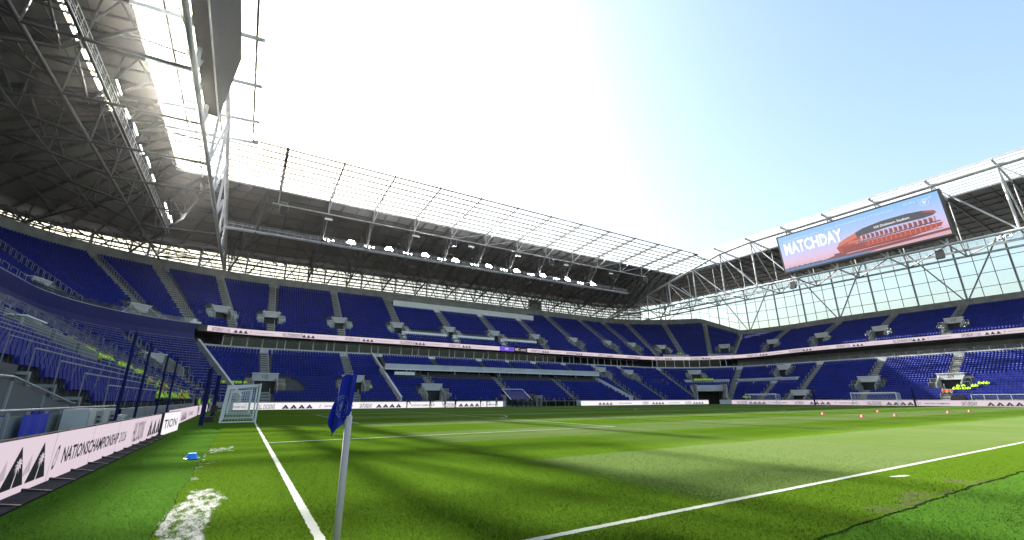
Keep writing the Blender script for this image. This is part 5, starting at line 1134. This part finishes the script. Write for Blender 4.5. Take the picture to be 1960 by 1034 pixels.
# ------------------------------------------------------------------ people
def body(pose, cloth, legs, skin='skin', cap='hair'):
    if pose == 'sit':
        J = dict(pel=(0, .20, .50, .135), chest=(0, .16, .86, .150), neck=(0, .13, 1.06, .058), head=(0, .11, 1.17, .092), top=(0, .10, 1.26, .080))
        for s, n in ((-1, 'l'), (1, 'r')):
            J.update({n+'hip': (s*.10, .17, .48, .095), n+'knee': (s*.13, -.27, .52, .065), n+'ank': (s*.12, -.30, .10, .048), n+'toe': (s*.13, -.45, .06, .040),
                      n+'sho': (s*.19, .15, .96, .062), n+'elb': (s*.25, -.02, .72, .048), n+'wri': (s*.10, -.20, .66, .034), n+'han': (s*.06, -.26, .66, .036)})
    else:
        b = .0 if pose == 'stand' else .35
        J = dict(pel=(0, 0, .96, .135), chest=(0, -b*.9, 1.30-b*.45, .150), neck=(0, -.02-b*1.35, 1.50-b*.75, .058), head=(0, -.04-b*1.5, 1.62-b*.85, .092), top=(0, -.04-b*1.6, 1.71-b*.9, .080))
        for s, n in ((-1, 'l'), (1, 'r')):
            J.update({n+'hip': (s*.10, 0, .90, .10), n+'knee': (s*.12, -.03, .50, .065), n+'ank': (s*.13, .03, .09, .048), n+'toe': (s*.14, -.14, .05, .040),
                      n+'sho': (s*.19, -b*1.1, 1.42-b*.55, .062), n+'elb': (s*.26, .02-b*1.3, 1.14-b*.7, .048), n+'wri': (s*.22, -.16-b*1.4, .96-b*.9, .034), n+'han': (s*.19, -.22-b*1.4, .93-b*.95, .036)})
    E = [('pel', 'chest'), ('chest', 'neck'), ('neck', 'head'), ('head', 'top')]
    for n in 'lr': E += [('pel', n+'hip'), (n+'hip', n+'knee'), (n+'knee', n+'ank'), (n+'ank', n+'toe'), ('chest', n+'sho'), (n+'sho', n+'elb'), (n+'elb', n+'wri'), (n+'wri', n+'han')]
    K = list(J); me = bpy.data.meshes.new('p'); me.from_pydata([J[k][:3] for k in K], [(K.index(a), K.index(b_)) for a, b_ in E], [])
    o = bpy.data.objects.new('p', me); COL.objects.link(o); md = o.modifiers.new('s', 'SKIN')
    for i, k in enumerate(K): v = me.skin_vertices[0].data[i]; v.radius = (J[k][3], J[k][3]*(.78 if k in ('chest', 'pel') else 1)); v.use_root = (k == 'pel')
    sb = o.modifiers.new('b', 'SUBSURF'); sb.levels = 1; bpy.context.view_layer.update()
    r = bpy.data.meshes.new_from_object(o.evaluated_get(bpy.context.evaluated_depsgraph_get())); bpy.data.objects.remove(o)
    for m in (cloth, legs, skin, cap): r.materials.append(M[m])
    seg = [(np.array(J[a][:3]), np.array(J[b_][:3]), a, b_) for a, b_ in E]; mi = []
    for p_ in r.polygons:
        c = np.array(p_.center); bd, bs = 9, None
        for A, B, a, b_ in seg:
            d = B-A; t = min(1, max(0, (c-A)@d/(d@d))); q = np.linalg.norm(c-A-d*t)
            if q < bd: bd, bs = q, (a, b_)
        a, b_ = bs; h = np.array(J['head'][:3])
        if a in ('neck', 'head'): mi.append(3 if (c[2] > h[2]+.03 or c[1] > h[1]+.04) else 2)
        elif b_.endswith('han'): mi.append(2)
        elif b_.endswith(('knee', 'ank', 'toe', 'hip')): mi.append(1)
        else: mi.append(0)
    r.polygons.foreach_set('material_index', mi); r.polygons.foreach_set('use_smooth', [True]*len(mi)); return r
PB = {}
def pb(*k):
    if k not in PB: PB[k] = body(*k)
    return PB[k]
def person(me, t, r, z, lab, grp, turn=0.0, dz=0.0):
    return obj('person', me, None, fmat(t, r, z) @ Matrix.Rotation(turn, 4, 'Z') @ Matrix.Translation((0, 0, dz)), label=lab, cat='person', group=grp)
def seatat(t, k, me, lab, grp): return person(me, t, rk('lo', k)+.28, zk_lo(k), lab, grp, random.uniform(-.3, .3), -.04)
hv = [('sit', 'hivis', 'cloth_dark', s_, c_) for s_ in ('skin', 'skin', 'skin2') for c_ in ('hair', 'cloth_dark')]; og = ('sit', 'orange', 'cloth_dark'); dk = [('stand', 'cloth_dark', 'cloth_dark'), ('stand', 'cloth_navy', 'cloth_dark'), ('stand', 'cloth_grey', 'cloth_dark', 'skin2'), ('stand', 'cloth_dark', 'cloth_grey')]
n = 0
for k, ya, yb_, c_ in ((9, 41.4, 43.6, 5), (8, 42.3, 45.6, 6), (7, 43.6, 47.6, 7), (6, 46.6, 51.6, 8), (5, 49.4, 53, 5)):
    for y in np.linspace(ya, yb_, c_):
        seatat(tL(y+random.uniform(-.1, .1)), k, pb(*random.choice(hv)), 'steward in yellow jacket, %s down the diagonal row behind the near goal' % ORD[n], 'stewards in the long row behind the near goal'); n += 1
n = 0
for i, (y, k, c_) in enumerate([(44.6, 2, 'y'), (46.0, 3, 'y'), (47.2, 3, 'o'), (48.6, 2, 'o'), (50.2, 2, 'y'), (51.6, 3, 'y'), (34.2, 0, 'y'), (35.4, 0, 'y'), (37.5, 0, 'y'), (40.2, 0, 'y'), (41.5, 0, 'y'), (43.2, 0, 'y'), (46.0, 0, 'y'), (48.5, 0, 'o'), (50.4, 0, 'y'), (52.9, 0, 'y'), (55.3, 1, 'y'), (58.4, 1, 'y'), (60.8, 1, 'y'), (63.0, 1, 'o')]):
    seatat(tL(y), k, pb(*(og if c_ == 'o' else hv[i % 6])), 'seated steward in %s jacket on front rows by the near goal, %s from left' % ('orange' if c_ == 'o' else 'yellow', ORD[i]), 'stewards on the front rows by the near goal')
for i, (y, r_) in enumerate([(45.5, 7.0), (47.2, 6.9), (57.5, 6.95), (59.5, 7.0), (62.5, 6.9), (64.2, 7.0)]):
    person(pb('stand', 'hivis' if i % 3 == 1 else 'cloth_dark', 'cloth_dark'), tL(y), r_, 0.02, '%s standing behind the near goal boards, %s from the left' % ('person in yellow hi-vis jacket' if i % 3 == 1 else 'person in dark clothes', ORD[i]), 'people standing behind the near goal boards')
for i, a in enumerate((57.5, 60.2, 64, 66.5, 68.5, 70.5, 74)): seatat(tLC(a), 5, pb(*hv[i % 6]), 'seated steward in yellow jacket above the nearest goal, %s from the left' % ORD[i], 'stewards above the nearest goal')
for i, (y, k) in enumerate([(25.4, 2), (24.7, 2), (24.0, 3), (23.4, 3), (22.7, 3), (22.1, 3), (21.6, 4), (21.2, 4), (20.8, 5), (20.2, 5), (23.6, 4), (22.9, 4), (19.8, 5)]):
    o_ = i in (0, 1); seatat(tR(y), k, pb(*(og if o_ else hv[i % 6])), 'seated steward in %s jacket beside the far goal stairs, %s from the left' % ('orange' if o_ else 'yellow', ORD[i]), 'stewards beside the far goal stairs')
for i in range(11): person(pb('stand', 'hivis', 'cloth_dark') if i else pb('stand', 'cloth_dark', 'cloth_dark'), tRC(33+1.8*i), 16.8, zk_lo(10)+.02, 'person in %s standing on the corner platform above the tunnel, %s from the left' % ('yellow hi-vis' if i else 'dark clothes', ORD[i]), 'people on the corner platform')
for i, y in enumerate((63.9, 63.2, 62.4)): seatat(tR(y), 0, pb(*hv[i]), 'seated steward in yellow jacket near the spare far goal, %s from the left' % ORD[i], 'stewards near the spare far goal')
seatat(tF(18.4), 4, pb(*hv[0]), 'lone steward in yellow jacket sitting among the lower far stand seats', None)
for i, a in enumerate((33.5, 35.2)): person(pb(*hv[i]), tRC(a), 27.6, 14.6, 'seated steward in yellow jacket in the far corner upper tier, the %s one' % ('left', 'right')[i], 'stewards in the far corner upper tier')
for i, x in enumerate((56.4, 57.7, 59.2)): person(pb(*hv[i+1]), tF(x), 28.0, 14.6, 'seated person in yellow jacket at the press desks, %s from the left' % ORD[i], 'people at the press desks')
def at_far(x, y, me, lab, grp, turn=0): return obj('person', me, None, Matrix.Translation((x, y, 0.0)) @ Matrix.Rotation(turn, 4, 'Z'), label=lab, cat='person', group=grp)
for i, (x, y, c_, tr_, lb) in enumerate([(23.2, 70.3, ('bend', 'cloth_navy', 'cloth_dark'), 1.4, 'person in navy bending over in front of the white far board'), (27.4, 70.3, ('bend', 'cloth_dark', 'cloth_dark'), 2.2, 'person in black crouching in front of the white far board'),
    (30.2, 70.2, ('bend', 'cloth_dark', 'cloth_grey'), -1.2, 'person in black and grey bending beside the kneeling photographer'), (32.1, 70.1, ('stand', 'cloth_dark', 'cloth_dark'), .5, 'person in black standing tall before the white far board'), (37.2, 70.2, ('stand', 'cloth_dark', 'cloth_dark'), 1.2, 'person in black standing with a camera near the end of the white board'), (38.6, 70.3, ('bend', 'cloth_grey', 'cloth_dark'), 1.0, 'person in grey leaning over near the end of the white board'), (40.6, 70.2, ('stand', 'cloth_grey', 'cloth_dark'), 0, 'person in grey top and dark trousers at the end of the white board')]):
    at_far(x, y, pb(*c_), lb, 'people along the far touchline', tr_)
xs2 = np.concatenate([np.linspace(44.6, 51.4, 20), np.linspace(51.9, 60.8, 22)])
ORD += ['%dth' % k for k in range(37, 60)]
for i, x in enumerate(xs2):
    at_far(x+random.uniform(-.12, .12), 70.9+(i % 3)*.65, pb(*dk[(i*7+i//3) % 4]), 'person in dark clothes in the crowd by the far touchline dugout, %s from the left' % ORD[i], 'crowd by the far touchline dugout', random.uniform(-2.5, 2.5))
rl = thing('barrier', 'thin pale barrier rail in front of the crowd by the far dugout', 'barrier')
for x in np.arange(50, 62, 2.4): mb = MB(); mb.tube((x, 70.4, 0), (x, 70.4, 1.05), .03, 6, 'steel'); mb.build('post', rl)
mb = MB(); mb.tube((50, 70.4, 1.05), (61.9, 70.4, 1.05), .03, 6, 'steel'); mb.build('rail', rl)

# ------------------------------------------------------------------ added scattering volume that imitates lens glare round the sun
hm = bpy.data.materials.new('haze_air'); hm.use_nodes = True; N = hm.node_tree; N.nodes.remove(N.nodes['Principled BSDF']); pv = N.nodes.new('ShaderNodeVolumePrincipled')
pv.inputs['Density'].default_value = 0.00007; pv.inputs['Anisotropy'].default_value = 0.89; pv.inputs['Color'].default_value = (0.96, 0.91, 0.88, 1); N.links.new(pv.outputs[0], N.nodes['Material Output'].inputs['Volume']); M['haze_air'] = hm
mb = MB(); mb.box((-90, -40, -1.08), (190, 150, 46), 'haze_air'); mb.build('haze', kind='stuff')

# ------------------------------------------------------------------ grass blades close to the camera
NB = 330000
dist = 3.9+RNG.power(1.0, NB)*17; ang = RNG.uniform(-.95, 1.10, NB)+YAW; gx = CAM[0]+np.sin(ang)*dist; gy = CAM[1]+np.cos(ang)*dist
ok = (gx > -3.35) & (gy > -3.2) & ~((np.abs(gx) < .06) & (gy > 0)) & ~((np.abs(gy) < .06) & (gx > 0)) & (RNG.uniform(0, 1, NB) < np.clip(1.25-dist/17, 0, 1))
gx, gy, dist = gx[ok], gy[ok], dist[ok]; n = len(gx); h = RNG.uniform(.010, .026, n)*np.clip(1.3-dist/22, .3, 1); wd = RNG.uniform(.0018, .0035, n)*(1+dist/9); a = RNG.uniform(0, 2*np.pi, n); lx = RNG.normal(0, .010, n); ly = RNG.normal(0, .010, n)
turf_ = (gx < -1.6) | (gy < -1.5)
V = np.stack([np.stack([gx-np.cos(a)*wd, gy-np.sin(a)*wd, np.zeros(n)], -1), np.stack([gx+np.cos(a)*wd, gy+np.sin(a)*wd, np.zeros(n)], -1), np.stack([gx+lx, gy+ly, h], -1)], 1).reshape(-1, 3); F = np.arange(3*n).reshape(-1, 3)
def blademat(src, name):
    m = src.copy(); m.name = name; N = m.node_tree; b = N.nodes['Principled BSDF']; tl = N.nodes.new('ShaderNodeBsdfTranslucent'); mx = N.nodes.new('ShaderNodeMixShader'); mx.inputs[0].default_value = .45
    c = b.inputs['Base Color'].links[0].from_socket; N.links.new(c, tl.inputs[0]); out = N.nodes['Material Output']; N.links.new(b.outputs[0], mx.inputs[1]); N.links.new(tl.outputs[0], mx.inputs[2]); N.links.new(mx.outputs[0], out.inputs[0])
    for l in list(b.inputs['Normal'].links): N.links.remove(l)
    cx = N.nodes.new('ShaderNodeCombineXYZ'); cx.inputs[2].default_value = 1; N.links.new(cx.outputs[0], b.inputs['Normal']); return m
M['blade'] = blademat(M['pitch'], 'pitch_blades'); M['blade_turf'] = blademat(M['turf'], 'turf_blades')
o_ = obj('grass', npmesh('grass', V, F, ['blade', 'blade_turf'], turf_.astype(int)), None, kind='stuff', label='short grass blades standing up round the corner flag', cat='grass')
